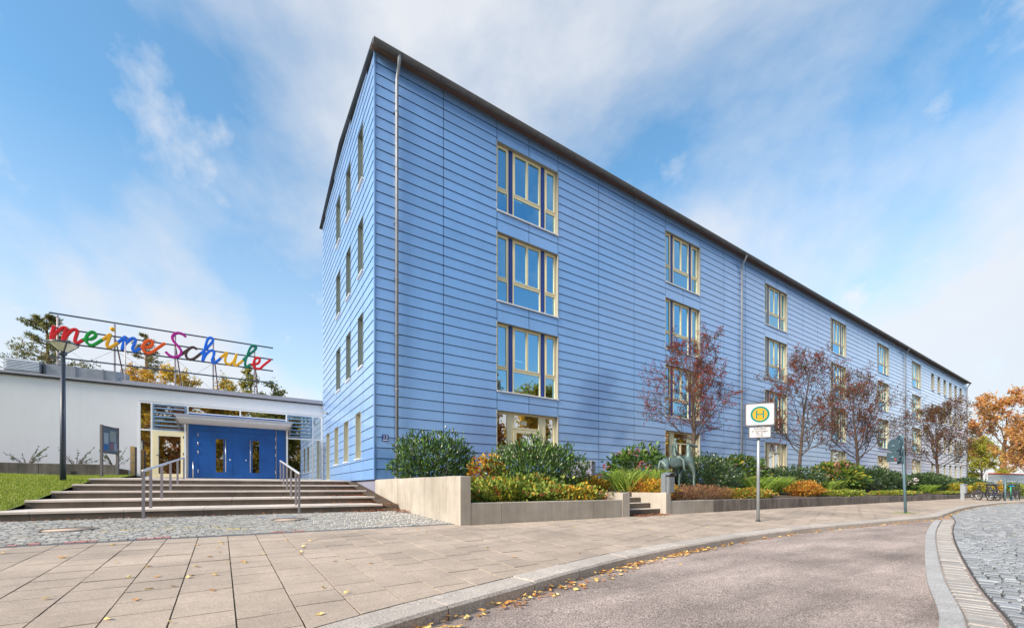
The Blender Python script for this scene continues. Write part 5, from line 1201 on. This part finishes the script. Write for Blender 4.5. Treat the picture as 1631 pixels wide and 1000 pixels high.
# ================================================================== statue
def skin(name, joints, edges, mat, parent, loc, rz=0.0, sub=2):
    me = bpy.data.meshes.new('sk'); me.from_pydata([j[:3] for j in joints], edges, [])
    o = bpy.data.objects.new('sk', me); col.objects.link(o); m = o.modifiers.new('s', 'SKIN')
    lay = me.skin_vertices[0] if me.skin_vertices else None
    if lay is None:
        import bmesh
        bm = bmesh.new(); bm.from_mesh(me); bm.verts.layers.skin.verify(); bm.to_mesh(me); bm.free(); lay = me.skin_vertices[0]
    for i, j in enumerate(joints):
        lay.data[i].radius = (j[3], j[4] if len(j) > 4 else j[3]); lay.data[i].use_root = (i == 0)
    m.use_smooth_shade = True; sb = o.modifiers.new('d', 'SUBSURF'); sb.levels = sub; sb.render_levels = sub
    dg = bpy.context.evaluated_depsgraph_get(); out = bpy.data.meshes.new_from_object(o.evaluated_get(dg)); bpy.data.objects.remove(o); out.name = name
    out.materials.clear(); out.materials.append(mat)
    for p in out.polygons: p.use_smooth = True
    return link(name, out, parent, loc, rz)
st_loc = (9.02, -4.5, 0.74); srz = R(-20)
ST = empty('horse_rider_statue', st_loc, 'greenish bronze statue of a rider on a standing horse', 'statue')
J = [(0.0,0,0.84,0.175,0.20),(0.25,0,0.85,0.175,0.20),(0.47,0,0.87,0.165,0.20),(-0.28,0,0.85,0.165,0.19),(-0.47,0,0.86,0.15,0.175),
     (0.50,0,1.04,0.12,0.13),(0.50,0,1.22,0.09,0.10),(0.48,0,1.38,0.08,0.085),(0.48,0,1.48,0.07,0.075),(0.60,0,1.475,0.066,0.066),(0.76,0,1.445,0.052,0.052),(0.86,0,1.435,0.045,0.045),
     (0.56,-0.13,0.72,0.085),(0.62,-0.13,0.44,0.052),(0.61,-0.13,0.20,0.04),(0.62,-0.13,0.02,0.048),
     (0.36,0.13,0.72,0.085),(0.24,0.13,0.44,0.052),(0.21,0.13,0.20,0.04),(0.22,0.13,0.02,0.048),
     (-0.46,-0.13,0.70,0.10),(-0.40,-0.14,0.52,0.068),(-0.54,-0.14,0.34,0.046),(-0.50,-0.14,0.16,0.036),(-0.49,-0.14,0.02,0.046),
     (-0.40,0.13,0.70,0.10),(-0.28,0.14,0.50,0.068),(-0.38,0.14,0.34,0.046),(-0.34,0.14,0.16,0.036),(-0.33,0.14,0.02,0.046),
     (-0.62,0,0.88,0.05),(-0.66,0,0.68,0.042),(-0.63,0,0.42,0.022)]
Ed = [(0,1),(1,2),(0,3),(3,4),(2,5),(5,6),(6,7),(7,8),(8,9),(9,10),(10,11),(2,12),(12,13),(13,14),(14,15),(1,16),(16,17),(17,18),(18,19),(4,20),(20,21),(21,22),(22,23),(23,24),(3,25),(25,26),(26,27),(27,28),(28,29),(4,30),(30,31),(31,32)]
hs = skin('horse', J, Ed, M['bronze'], ST, st_loc, srz)
for s in (-1, 1):
    mb = MB(); mb.tube([(0.47, s*0.035, 1.53), (0.48, s*0.045, 1.59), (0.485, s*0.045, 1.63)], [0.025, 0.02, 0.004], 6); o = link('ear', mb.mesh('ear', M['bronze']), ST, st_loc, srz)
J = [(-0.06,0,1.06,0.075,0.085),(-0.06,0,1.22,0.058,0.075),(-0.06,0,1.38,0.062,0.09),(-0.05,0,1.46,0.046,0.07),(-0.045,0,1.52,0.032),(-0.03,0,1.58,0.056,0.05),(-0.025,0,1.655,0.066,0.058),(-0.03,0,1.71,0.045),
     (-0.06,-0.13,1.44,0.038),(-0.06,-0.155,1.27,0.031),(0.02,-0.14,1.15,0.026),(0.20,-0.09,1.06,0.024),(0.25,-0.07,1.04,0.026),
     (-0.06,0.13,1.44,0.038),(-0.06,0.155,1.27,0.031),(0.02,0.14,1.15,0.026),(0.20,0.09,1.06,0.024),(0.25,0.07,1.04,0.026),
     (0.05,-0.12,1.03,0.075),(0.15,-0.21,0.93,0.058),(0.15,-0.235,0.74,0.044),(0.15,-0.235,0.60,0.028),(0.23,-0.245,0.575,0.026),
     (0.05,0.12,1.03,0.075),(0.15,0.21,0.93,0.058),(0.15,0.235,0.74,0.044),(0.15,0.235,0.60,0.028),(0.23,0.245,0.575,0.026)]
Ed = [(0,1),(1,2),(2,3),(3,4),(4,5),(5,6),(6,7),(3,8),(8,9),(9,10),(10,11),(11,12),(3,13),(13,14),(14,15),(15,16),(16,17),(0,18),(18,19),(19,20),(20,21),(21,22),(0,23),(23,24),(24,25),(25,26),(26,27)]
skin('rider', J, Ed, M['bronze'], ST, st_loc, srz)
for (dx_, dz_) in ((0.078, 1.65),):
    mb = MB(); mb.tube([(0.025, 0, 1.68), (0.052, 0, 1.645), (0.03, 0, 1.635)], [0.008, 0.012, 0.006], 6); link('nose', mb.mesh('nose', M['bronze']), ST, st_loc, srz)
    for s in (-1, 1):
        mb = MB(); mb.tube([(-0.032, s*0.056, 1.63), (-0.036, s*0.066, 1.665)], [0.012, 0.014], 6); link('ear', mb.mesh('ear', M['bronze']), ST, st_loc, srz)
pb = MB(); pb.bbox(8.3, 9.75, -5.05, -4.0, 0.35, 0.74, 0.02); pb.build('plinth', M['concdark'], ST)

# ================================================================== litter bins, bus stop, traffic sign
def bin_(name, label, x, y, z, s=1.0, legs=False):
    t = empty(name, (x, y, z), label, 'litter bin')
    mb = MB()
    w, d, h_ = 0.17*s, 0.12*s, 0.50*s; zb = z+(0.42 if legs else 0.0)
    mb.prism([(x-w, y-d), (x-w*0.8, y-d*1.25), (x+w*0.8, y-d*1.25), (x+w, y-d), (x+w, y+d), (x-w, y+d)], zb, zb+h_); mb.build('body', M['bin'], t)
    for k in range(4):
        mb = MB(); mb.box(x-w*0.8+k*0.4*w, x-w*0.8+k*0.4*w+0.2*w, y-d*1.25-0.006, y-d*1.25-0.001, zb+0.06, zb+h_-0.09); mb.build('rib', M['bin'], t)
    mb = MB(); n = 7
    pts = [(x-w*1.1+2.2*w*i/n, zb+h_+0.05+0.075*math.sin(math.pi*i/n)) for i in range(n+1)]
    for (a, za), (b, zb2) in zip(pts, pts[1:]):
        mb.quad((a,y-d*1.5,za),(b,y-d*1.5,zb2),(b,y+d*1.1,zb2),(a,y+d*1.1,za)); mb.quad((a,y-d*1.5,za-0.012),(a,y+d*1.1,za-0.012),(b,y+d*1.1,zb2-0.012),(b,y-d*1.5,zb2-0.012)); mb.quad((a,y-d*1.5,za-0.012),(b,y-d*1.5,zb2-0.012),(b,y-d*1.5,zb2),(a,y-d*1.5,za))
    mb.build('lid', M['bin'], t)
    mb = MB(); mb.box(x-w*0.9, x+w*0.9, y-d*0.9, y+d*0.9, zb+h_, zb+h_+0.03); mb.build('opening', M['blackm'], t)
    mb = MB(); mb.box(x-w-0.05, x-w-0.005, y-d*0.6, y+d*0.8, z-0.1 if not legs else z, zb+h_+0.06); mb.build('bracket', M['bin'], t)
    if legs:
        for sx in (-w*0.9, w*0.9):
            mb = MB(); mb.box(x+sx-0.03, x+sx+0.03, y-0.03, y+0.03, z, zb); mb.build('leg', M['postpale'], t)
bin_('litter_bin', 'grey metal litter bin on the end of the stair flank wall', 6.40, -6.12, 0.60, 0.86)
bin_('litter_bin', 'far grey litter bin on pale legs at the end of the dark wall', 34.3, -7.0, -0.03, 0.95, True)

bs_x, bs_y = 6.76, -8.34; bz = gz(bs_y)
t = empty('bus_stop_sign', (bs_x, bs_y, bz), 'bus stop sign with a green and yellow H on a grey pole', 'sign')
mb = MB(); mb.tube([(bs_x, bs_y, bz-0.1), (bs_x+0.03, bs_y, bz+2.72)], 0.035, 12); mb.build('pole', M['polegrey'], t)
mb = MB(); mb.lathe((bs_x, bs_y, bz), [(0.055, 0.0), (0.05, 0.02), (0.036, 0.03)], 12); mb.build('pole_foot', M['blackm'], t)
sdv = Vector((0.62, -0.78, 0)).normalized(); snv = Vector((sdv.y, -sdv.x, 0)); sc_ = Vector((bs_x+0.03, bs_y, 0)) + snv*0.07
def plate(name, w, z0, z1, th, mat, off_=0.0, rad=0.03, parent=t):
    mb = MB(); c0 = sc_ + snv*off_; pts = []
    for (sx, sz, a0) in ((1, 1, 0), (-1, 1, 90), (-1, -1, 180), (1, -1, 270)):
        for k in range(5):
            a = R(a0+22.5*k); pts.append((sx*(w/2-rad)+rad*math.cos(a), (z1 if sz > 0 else z0)-sz*rad+rad*math.sin(a)))
    F = [c0+sdv*u+Vector((0,0,v))+snv*th for u, v in pts]; Bk = [c0+sdv*u+Vector((0,0,v)) for u, v in pts]
    n = len(mb.v); k = len(pts); mb.v += [tuple(p) for p in F]+[tuple(p) for p in Bk]
    mb.f.append(tuple(range(k))); mb.f.append(tuple(reversed(range(k, 2*k)))); mb.c += [None]*2; mb.sm += [False]*2
    for i in range(k): mb.f.append((i, k+i, k+(i+1)%k, (i+1)%k)); mb.c.append(None); mb.sm.append(False)
    return mb.build(name, mat, parent)
signwhite = flat('sign_white', (0.52, 0.51, 0.52), 0.4); signgreen = flat('sign_green', (0.0, 0.19, 0.16), 0.4); signyel = flat('sign_yellow', (0.56, 0.31, 0.025), 0.4); signedge = flat('sign_edge', (0.12, 0.12, 0.13), 0.5)
zc_ = bz+2.52
plate('sign_case', 0.62, zc_-0.27, zc_+0.27, 0.05, signedge, 0.0)
face = plate('sign_face', 0.57, zc_-0.245, zc_+0.245, 0.004, signwhite, 0.0505)
def disc(name, r0, r1, mat, off_):
    mb = MB(); c0 = sc_+snv*off_; n = 40
    for k in range(n):
        a, b = 2*math.pi*k/n, 2*math.pi*(k+1)/n; q = lambda rr, an: c0+sdv*(rr*math.cos(an)*1.05)+Vector((0,0,zc_+rr*math.sin(an)))
        if r0 > 0: mb.quad(q(r0,a), q(r1,a), q(r1,b), q(r0,b))
        else: mb.poly([q(0,0), q(r1,a), q(r1,b)])
    return mb.build(name, mat, face)
disc('yellow_disc', 0.0, 0.15, signyel, 0.0562); disc('green_ring', 0.148, 0.188, signgreen, 0.0575)
def bar(u0, u1, v0, v1, off_):
    mb = MB(); c0 = sc_+snv*off_; mb.quad(*[c0+sdv*u+Vector((0,0,zc_+v)) for u, v in ((u0,v0),(u1,v0),(u1,v1),(u0,v1))]); return mb
for u0, u1, v0, v1, o_ in ((-0.085,-0.055,-0.095,0.095,0.0580),(0.055,0.085,-0.095,0.095,0.0580),(-0.055,0.055,-0.013,0.013,0.0580)): bar(u0,u1,v0,v1,o_).build('letter_bar', signgreen, face)
plate('lower_case', 0.46, zc_-0.55, zc_-0.29, 0.045, signedge, 0.0, 0.02)
lface = plate('lower_face', 0.43, zc_-0.535, zc_-0.305, 0.004, signwhite, 0.0455, 0.015)
ink = flat('sign_ink', (0.03, 0.03, 0.03)); fwd = math.atan2(sdv.y, sdv.x)
for s, z, sz in (('Schulbus', -0.335, 0.072), ('an Schultagen', -0.392, 0.062), ('Mo.-Fr.', -0.447, 0.06), ('7-14h', -0.50, 0.06)):
    p = sc_+snv*0.0518; o = link('lettering', text_mesh(s, sz, ink, 0.0005), lface, (p.x, p.y, zc_+z)); o.rotation_euler = (R(90), 0, fwd)

tx, ty = 14.52, -9.08; tz_ = gz(ty)
t = empty('traffic_sign_post', (tx, ty, tz_), 'leaning blue grey traffic sign post seen from behind', 'sign post')
tp = Vector((tx-0.28, ty+0.02, tz_+2.5)); bp_ = Vector((tx, ty, tz_))
mb = MB(); mb.tube([bp_-Vector((0,0,0.1)), tp], 0.038, 12); mb.build('pole', M['poleteal'], t)
back = flat('sign_back', (0.09, 0.15, 0.18), 0.5, metal=0.4)
def rplate(name, c, dv_, w, h_, roundp):
    mb = MB(); dv_ = dv_.normalized(); nv_ = Vector((dv_.y, -dv_.x, 0)); pts = []
    if roundp: pts = [(w/2*math.cos(2*math.pi*k/28), h_/2*math.sin(2*math.pi*k/28)) for k in range(28)]
    else: pts = [(-w/2,-h_/2),(w/2,-h_/2),(w/2,h_/2),(-w/2,h_/2)]
    F = [c+dv_*u+Vector((0,0,v))+nv_*0.006 for u, v in pts]; Bk = [c+dv_*u+Vector((0,0,v))-nv_*0.006 for u, v in pts]; k = len(pts)
    mb.v = [tuple(p) for p in F+Bk]; mb.f = [tuple(range(k)), tuple(reversed(range(k, 2*k)))]+[(i, k+i, k+(i+1)%k, (i+1)%k) for i in range(k)]; mb.c = [None]*len(mb.f); mb.sm = [False]*len(mb.f)
    o = mb.build(name, back, t)
    mb = MB(); mb.box(c.x-0.03, c.x+0.03, c.y-0.03, c.y+0.03, c.z-0.02, c.z+0.02); mb.build('clip', M['poleteal'], t); return o
def at(z): return bp_.lerp(tp, (z-tz_)/(tp.z-tz_))
d1 = Vector((0.95, 0.75, 0)); d2 = Vector((0.55, 0.84, 0))
q = at(2.22)+Vector((0.06, 0.09, 0)); rplate('round_plate', q, d1, 0.42, 0.42, True)
q = at(1.88)+Vector((0.07, 0.09, 0)); rplate('square_plate', q, d1, 0.40, 0.22, False)
q = at(1.62)+Vector((0.07, 0.09, 0)); rplate('square_plate', q, d1, 0.36, 0.22, False)
arm = at(1.95)+Vector((-0.42, 0.12, 0))
mb = MB(); mb.tube([at(2.02), at(2.02)+Vector((-0.42, 0.1, 0.0))], 0.018, 6); mb.tube([at(1.75), at(1.75)+Vector((-0.42, 0.1, 0.0))], 0.018, 6); mb.build('side_arm', M['poleteal'], t)
rplate('round_plate', arm+Vector((0,0,0.12)), d2, 0.42, 0.42, True); rplate('square_plate', arm+Vector((0.02,0.02,-0.24)), d2, 0.42, 0.30, False)
mb = MB(); mb.lathe((0,0,0), [(0.0, 0.02), (0.035, 0.02), (0.035, 0.0)], 12); mb.v = [(arm.x-0.06+v[0], arm.y-0.06-v[2], arm.z-0.33+v[1]) for v in mb.v]; mb.build('red_reflector', flat('reflector', (0.6, 0.02, 0.01)), t)
mb = MB(); r = random.Random(5)
for k in range(160):
    a, q = r.uniform(0, 6.28), abs(r.gauss(0, 0.35)); mb.card(Vector((tx+q*1.6*math.cos(a), ty+0.5*q*math.sin(a), gz(ty)+0.002)), rvec(r)+Vector((0,0,0.9)), rvec(r), 0.035, 0.014, pick(r, FERN))
tag(mb.build('weeds', M['foliage']), 'small weeds growing at the foot of the leaning sign post', 'weeds', kind='stuff')

# ================================================================== bicycles and rack
def bicycle(label, x, y, rz, frame_c, s=1.0):
    z = gz(y); t = empty('bicycle', (x, y, z), label, 'bicycle', 'bicycles parked at the rack'); c, sn = math.cos(rz), math.sin(rz)
    def T(u, v, w): return (x+c*u*s-sn*v*s, y+sn*u*s+c*v*s, z+w*s)
    fm = flat('bike_paint', frame_c, 0.35)
    for u in (-0.52, 0.52):
        mb = MB(); mb.tube([T(u+0.33*math.cos(a), 0, 0.34+0.33*math.sin(a)) for a in [2*math.pi*k/22 for k in range(23)]], 0.02*s, 6, caps=False); w = mb.build('wheel', M['rubber'], t)
        mb = MB()
        for k in range(9): a = 2*math.pi*k/9; mb.tube([T(u, 0, 0.34), T(u+0.31*math.cos(a), 0, 0.34+0.31*math.sin(a))], 0.003*s, 3)
        mb.tube([T(u+0.305*math.cos(a), 0, 0.34+0.305*math.sin(a)) for a in [2*math.pi*k/22 for k in range(23)]], 0.01*s, 5, caps=False); mb.build('rim', M['steel'], w)
    mb = MB(); R_, H_, BB, Se, Hd, Fr = T(-0.52,0,0.34), T(0.40,0,0.86), T(-0.06,0,0.30), T(-0.20,0,0.84), T(0.44,0,0.66), T(0.52,0,0.34)
    for a, b in ((BB,Se),(BB,Hd),(Se,H_),(H_,Hd),(Hd,Fr),(R_,BB),(R_,Se)): mb.tube([a, b], 0.018*s, 6)
    mb.build('frame', fm, t)
    mb = MB(); mb.tube([H_, T(0.37,0,1.0)], 0.014*s, 6); mb.tube([T(0.30,-0.28,1.03), T(0.38,-0.1,1.02), T(0.38,0.1,1.02), T(0.30,0.28,1.03)], 0.014*s, 6); mb.build('handlebar', M['blackm'], t)
    mb = MB(); mb.tube([Se, T(-0.23,0,0.95)], 0.013*s, 6); mb.tube([T(-0.38,0,0.98), T(-0.26,0,0.97), T(-0.08,0,0.96)], [0.075*s, 0.055*s, 0.02*s], 8); mb.build('saddle', M['blackm'], t)
bicycle('dark bicycle at the left end of the bicycle rack', 35.2, -7.75, R(35), (0.02, 0.02, 0.03))
bicycle('dark blue bicycle leaning second in the bicycle rack', 36.0, -7.7, R(60), (0.02, 0.03, 0.12))
bicycle('dark bicycle in the middle of the bicycle rack', 36.7, -8.0, R(20), (0.03, 0.03, 0.03))
bicycle('dark bicycle at the right end of the bicycle rack', 39.2, -8.45, R(-5), (0.03, 0.03, 0.05))
t = empty('kick_scooter', (38.3, -8.4, gz(-8.4)), 'small green and blue child scooter leaning at the rack', 'scooter')
z = gz(-8.4); mb = MB(); mb.tube([(38.05,-8.45,z+0.9),(38.5,-8.4,z+0.12)], 0.02, 6); mb.build('stem', flat('scooter_green', (0.05, 0.5, 0.25)), t)
mb = MB(); mb.tube([(37.9,-8.6,z+0.92),(38.15,-8.3,z+0.92)], 0.025, 6); mb.build('handlebar', flat('scooter_blue', (0.0, 0.3, 0.6)), t)
mb = MB(); mb.box(38.45, 38.95, -8.46, -8.34, z+0.08, z+0.11); mb.build('deck', flat('scooter_blue2', (0.0, 0.25, 0.5)), t)
for x in (38.42, 38.98):
    mb = MB(); mb.tube([(x,-8.42,z+0.07),(x,-8.38,z+0.07)], 0.07, 12); mb.build('wheel', M['rubber'], t)
t = empty('bicycle_rack', (37.4, -8.1, gz(-8.1)), 'grey tubular bicycle rack beside the road', 'bicycle rack'); z = gz(-8.1)
mb = MB(); mb.tube([(35.6,-7.8,z+1.05),(39.9,-8.6,z+1.05)], 0.03, 8); mb.tube([(35.6,-7.8,z+0.55),(39.9,-8.6,z+0.55)], 0.02, 6); mb.build('rail', M['zinc'], t)
for k in range(5):
    f = k/4; mb = MB(); mb.tube([(35.6+4.3*f,-7.8-0.8*f,z-0.05),(35.6+4.3*f,-7.8-0.8*f,z+1.05)], 0.025, 6); mb.build('post', M['blackm'], t)
t = empty('street_post', (36.2, -8.45, gz(-8.45)), 'thin blue grey post standing in front of the bicycle rack', 'post')
mb = MB(); mb.tube([(36.2,-8.45,gz(-8.45)-0.05),(36.2,-8.45,1.25)], 0.04, 8); mb.build('pole', M['poleteal'], t)
mb = MB(); mb.lathe((36.2,-8.45,1.25), [(0.045, 0.0), (0.045, 0.03), (0.0, 0.05)], 10); mb.build('cap', M['poleteal'], t)
# corrugated fence
t = empty('corrugated_fence', (80, -3, -0.2), 'pale corrugated metal fence with a red edge beyond the bicycles', 'fence')
for k in range(3):
    mb = MB(); z0 = -0.2+k*0.9; n = 12; pts = []
    for i in range(n+1): pts.append((z0+0.86*i/n, 0.05*math.sin(i*math.pi)+0.05*(i % 2)))
    for (za, ua), (zb, ub) in zip(pts, pts[1:]): mb.quad((72,-2.6-ua,za),(108,-9.5-ua,za),(108,-9.5-ub,zb),(72,-2.6-ub,zb))
    mb.build('sheet', M['corr'], t)
mb = MB(); mb.tube([(72,-2.65,2.5),(108,-9.55,2.5)], 0.06, 6); mb.build('top_edge', flat('fence_red', (0.45, 0.06, 0.04)), t)
for k in range(10):
    f = k/9; mb = MB(); mb.box(72+36*f-0.05, 72+36*f+0.05, -2.5-6.9*f, -2.4-6.9*f, -0.4, 2.5); mb.build('post', M['zinc'], t)

# ================================================================== fallen leaves
rf_ = random.Random(21)
FALL = [((0.50, 0.33, 0.10), 4), ((0.42, 0.20, 0.05), 3), ((0.28, 0.10, 0.03), 2), ((0.55, 0.42, 0.16), 2)]
def curled(mb, p, L, Wd, a, c, r):
    d = Vector((math.cos(a), math.sin(a), r.uniform(-0.1, 0.25))).normalized(); mb.leaf(p+Vector((0,0,0.006)), d, Vector((r.uniform(-.5,.5), r.uniform(-.5,.5), 1)), L, Wd, c, r.uniform(-0.35, 0.35))
lm = []
for k in range(10):
    mb = MB(); curled(mb, Vector((0,0,0.002)), rf_.uniform(0.05, 0.085), rf_.uniform(0.03, 0.05), 0, pick(rf_, FALL), rf_); lm.append(mb.mesh('fallen_leaf', M['dry']))
for k in range(104):
    if k % 4 == 3 and k < 95: continue
    if k >= 95: x, y = rf_.uniform(-6.2, -3.7), rf_.uniform(-10.2, -8.0)
    elif k < 62: x, y = -3.4-abs(rf_.gauss(0, 1.5))+0.8, rf_.uniform(-10.4, -6.1)
    else: x, y = rf_.uniform(-3, 5), rf_.uniform(-10, -6.3)
    if y < kerb_y(x, KBk)+0.05: continue
    o = link('fallen_leaf', lm[k % 10], None, (x, y, gz(y)+0.003), rf_.uniform(0, 6.28))
    tag(o, 'single dry yellow brown fallen leaf lying on the paving slabs', 'leaf', 'loose leaves on the pavement slabs')
mb = MB()      # drift of leaves in the gutter at the kerb
for k in range(5200):
    i = rf_.randrange(12, len(KF)-60); 
    if rf_.random() > (0.9 if KF[i][0] < 2.5 else 0.25): continue
    i2 = i; w = abs(rf_.gauss(0, 0.10 if KF[i][0] < 1 else 0.06)); cl = 0.5+0.5*mnoise.noise((KF[i][0]*1.3, 0, 0))
    if rf_.random() > cl+0.25: continue
    x = KF[i][0]-KN[i][0]*(w+0.01)+rf_.uniform(-.12,.12); y = KF[i][1]-KN[i][1]*(w+0.01)
    curled(mb, Vector((x, y, road_z(y)-0.008+rf_.uniform(0, 0.03)*max(0, 1-w*5))), rf_.uniform(0.04, 0.08), rf_.uniform(0.025, 0.045), rf_.uniform(0, 6.28), pick(rf_, FALL), rf_)
tag(mb.build('gutter_leaves', M['dry']), 'drift of yellow brown leaves in the gutter along the kerb', 'leaves', kind='stuff')
mb = MB(); RB = [((0.20, 0.06, 0.03), 4), ((0.30, 0.12, 0.04), 3), ((0.12, 0.05, 0.03), 2)]
for k in range(3200):
    i = rf_.randrange(5); x = XR[i]-abs(rf_.gauss(0, 0.35)) if rf_.random() < 0.55 else rf_.uniform(-9, -0.4)
    if x > -1.5 or rf_.random() < 0.45:
        if i == 0 or x > -1.6: y, z = NOSE[i]-abs(rf_.gauss(0, 0.05))-0.02, (gz(NOSE[0]) if i == 0 else HZ[i-1])
        else: continue
    else: continue
    y -= 0.02; curled(mb, Vector((x, y, z+rf_.uniform(0.0, 0.03))), rf_.uniform(0.04, 0.075), rf_.uniform(0.025, 0.04), rf_.uniform(0, 6.28), pick(rf_, RB), rf_)
for k in range(900):      # heap between the steps and the planter
    y = rf_.uniform(-3.4, 3.2); x = rf_.uniform(-0.45, 0.0); i = sum(1 for q in NOSE if q < y); z = gz(y) if i == 0 else HZ[i-1]*0.85
    if y < -2.5: x = -abs(rf_.gauss(0, 0.18)); z = gz(y)
    curled(mb, Vector((x, y, z+rf_.uniform(0, 0.05))), rf_.uniform(0.04, 0.075), rf_.uniform(0.025, 0.04), rf_.uniform(0, 6.28), pick(rf_, RB), rf_)
for k in range(260):
    x, y = rf_.uniform(4.75, 6.12), rf_.uniform(-6.45, -6.06); curled(mb, Vector((x, y, gz(y)+0.004+rf_.uniform(0, 0.02))), 0.06, 0.035, rf_.uniform(0, 6.28), pick(rf_, RB), rf_)
tag(mb.build('step_leaves', M['dry']), 'red brown leaf litter at the foot and right end of the entrance steps', 'leaves', kind='stuff')
# sloping side strip between the steps and the gable plinth
mb = MB(); mb.quad((-0.5,-2.6,0.12),(0.0,-2.6,0.12),(0.03,-2.4,0.26),(-0.46,-2.4,0.26)); mb.quad((-0.46,-2.4,0.26),(0.03,-2.4,0.26),(0.03,2.9,0.95),(-0.3,2.9,0.95)); mb.quad((-0.3,2.9,0.95),(0.03,2.9,0.95),(0.03,10.4,1.08),(-0.3,10.4,1.08)); struct('side_strip', mb, M['soil'])
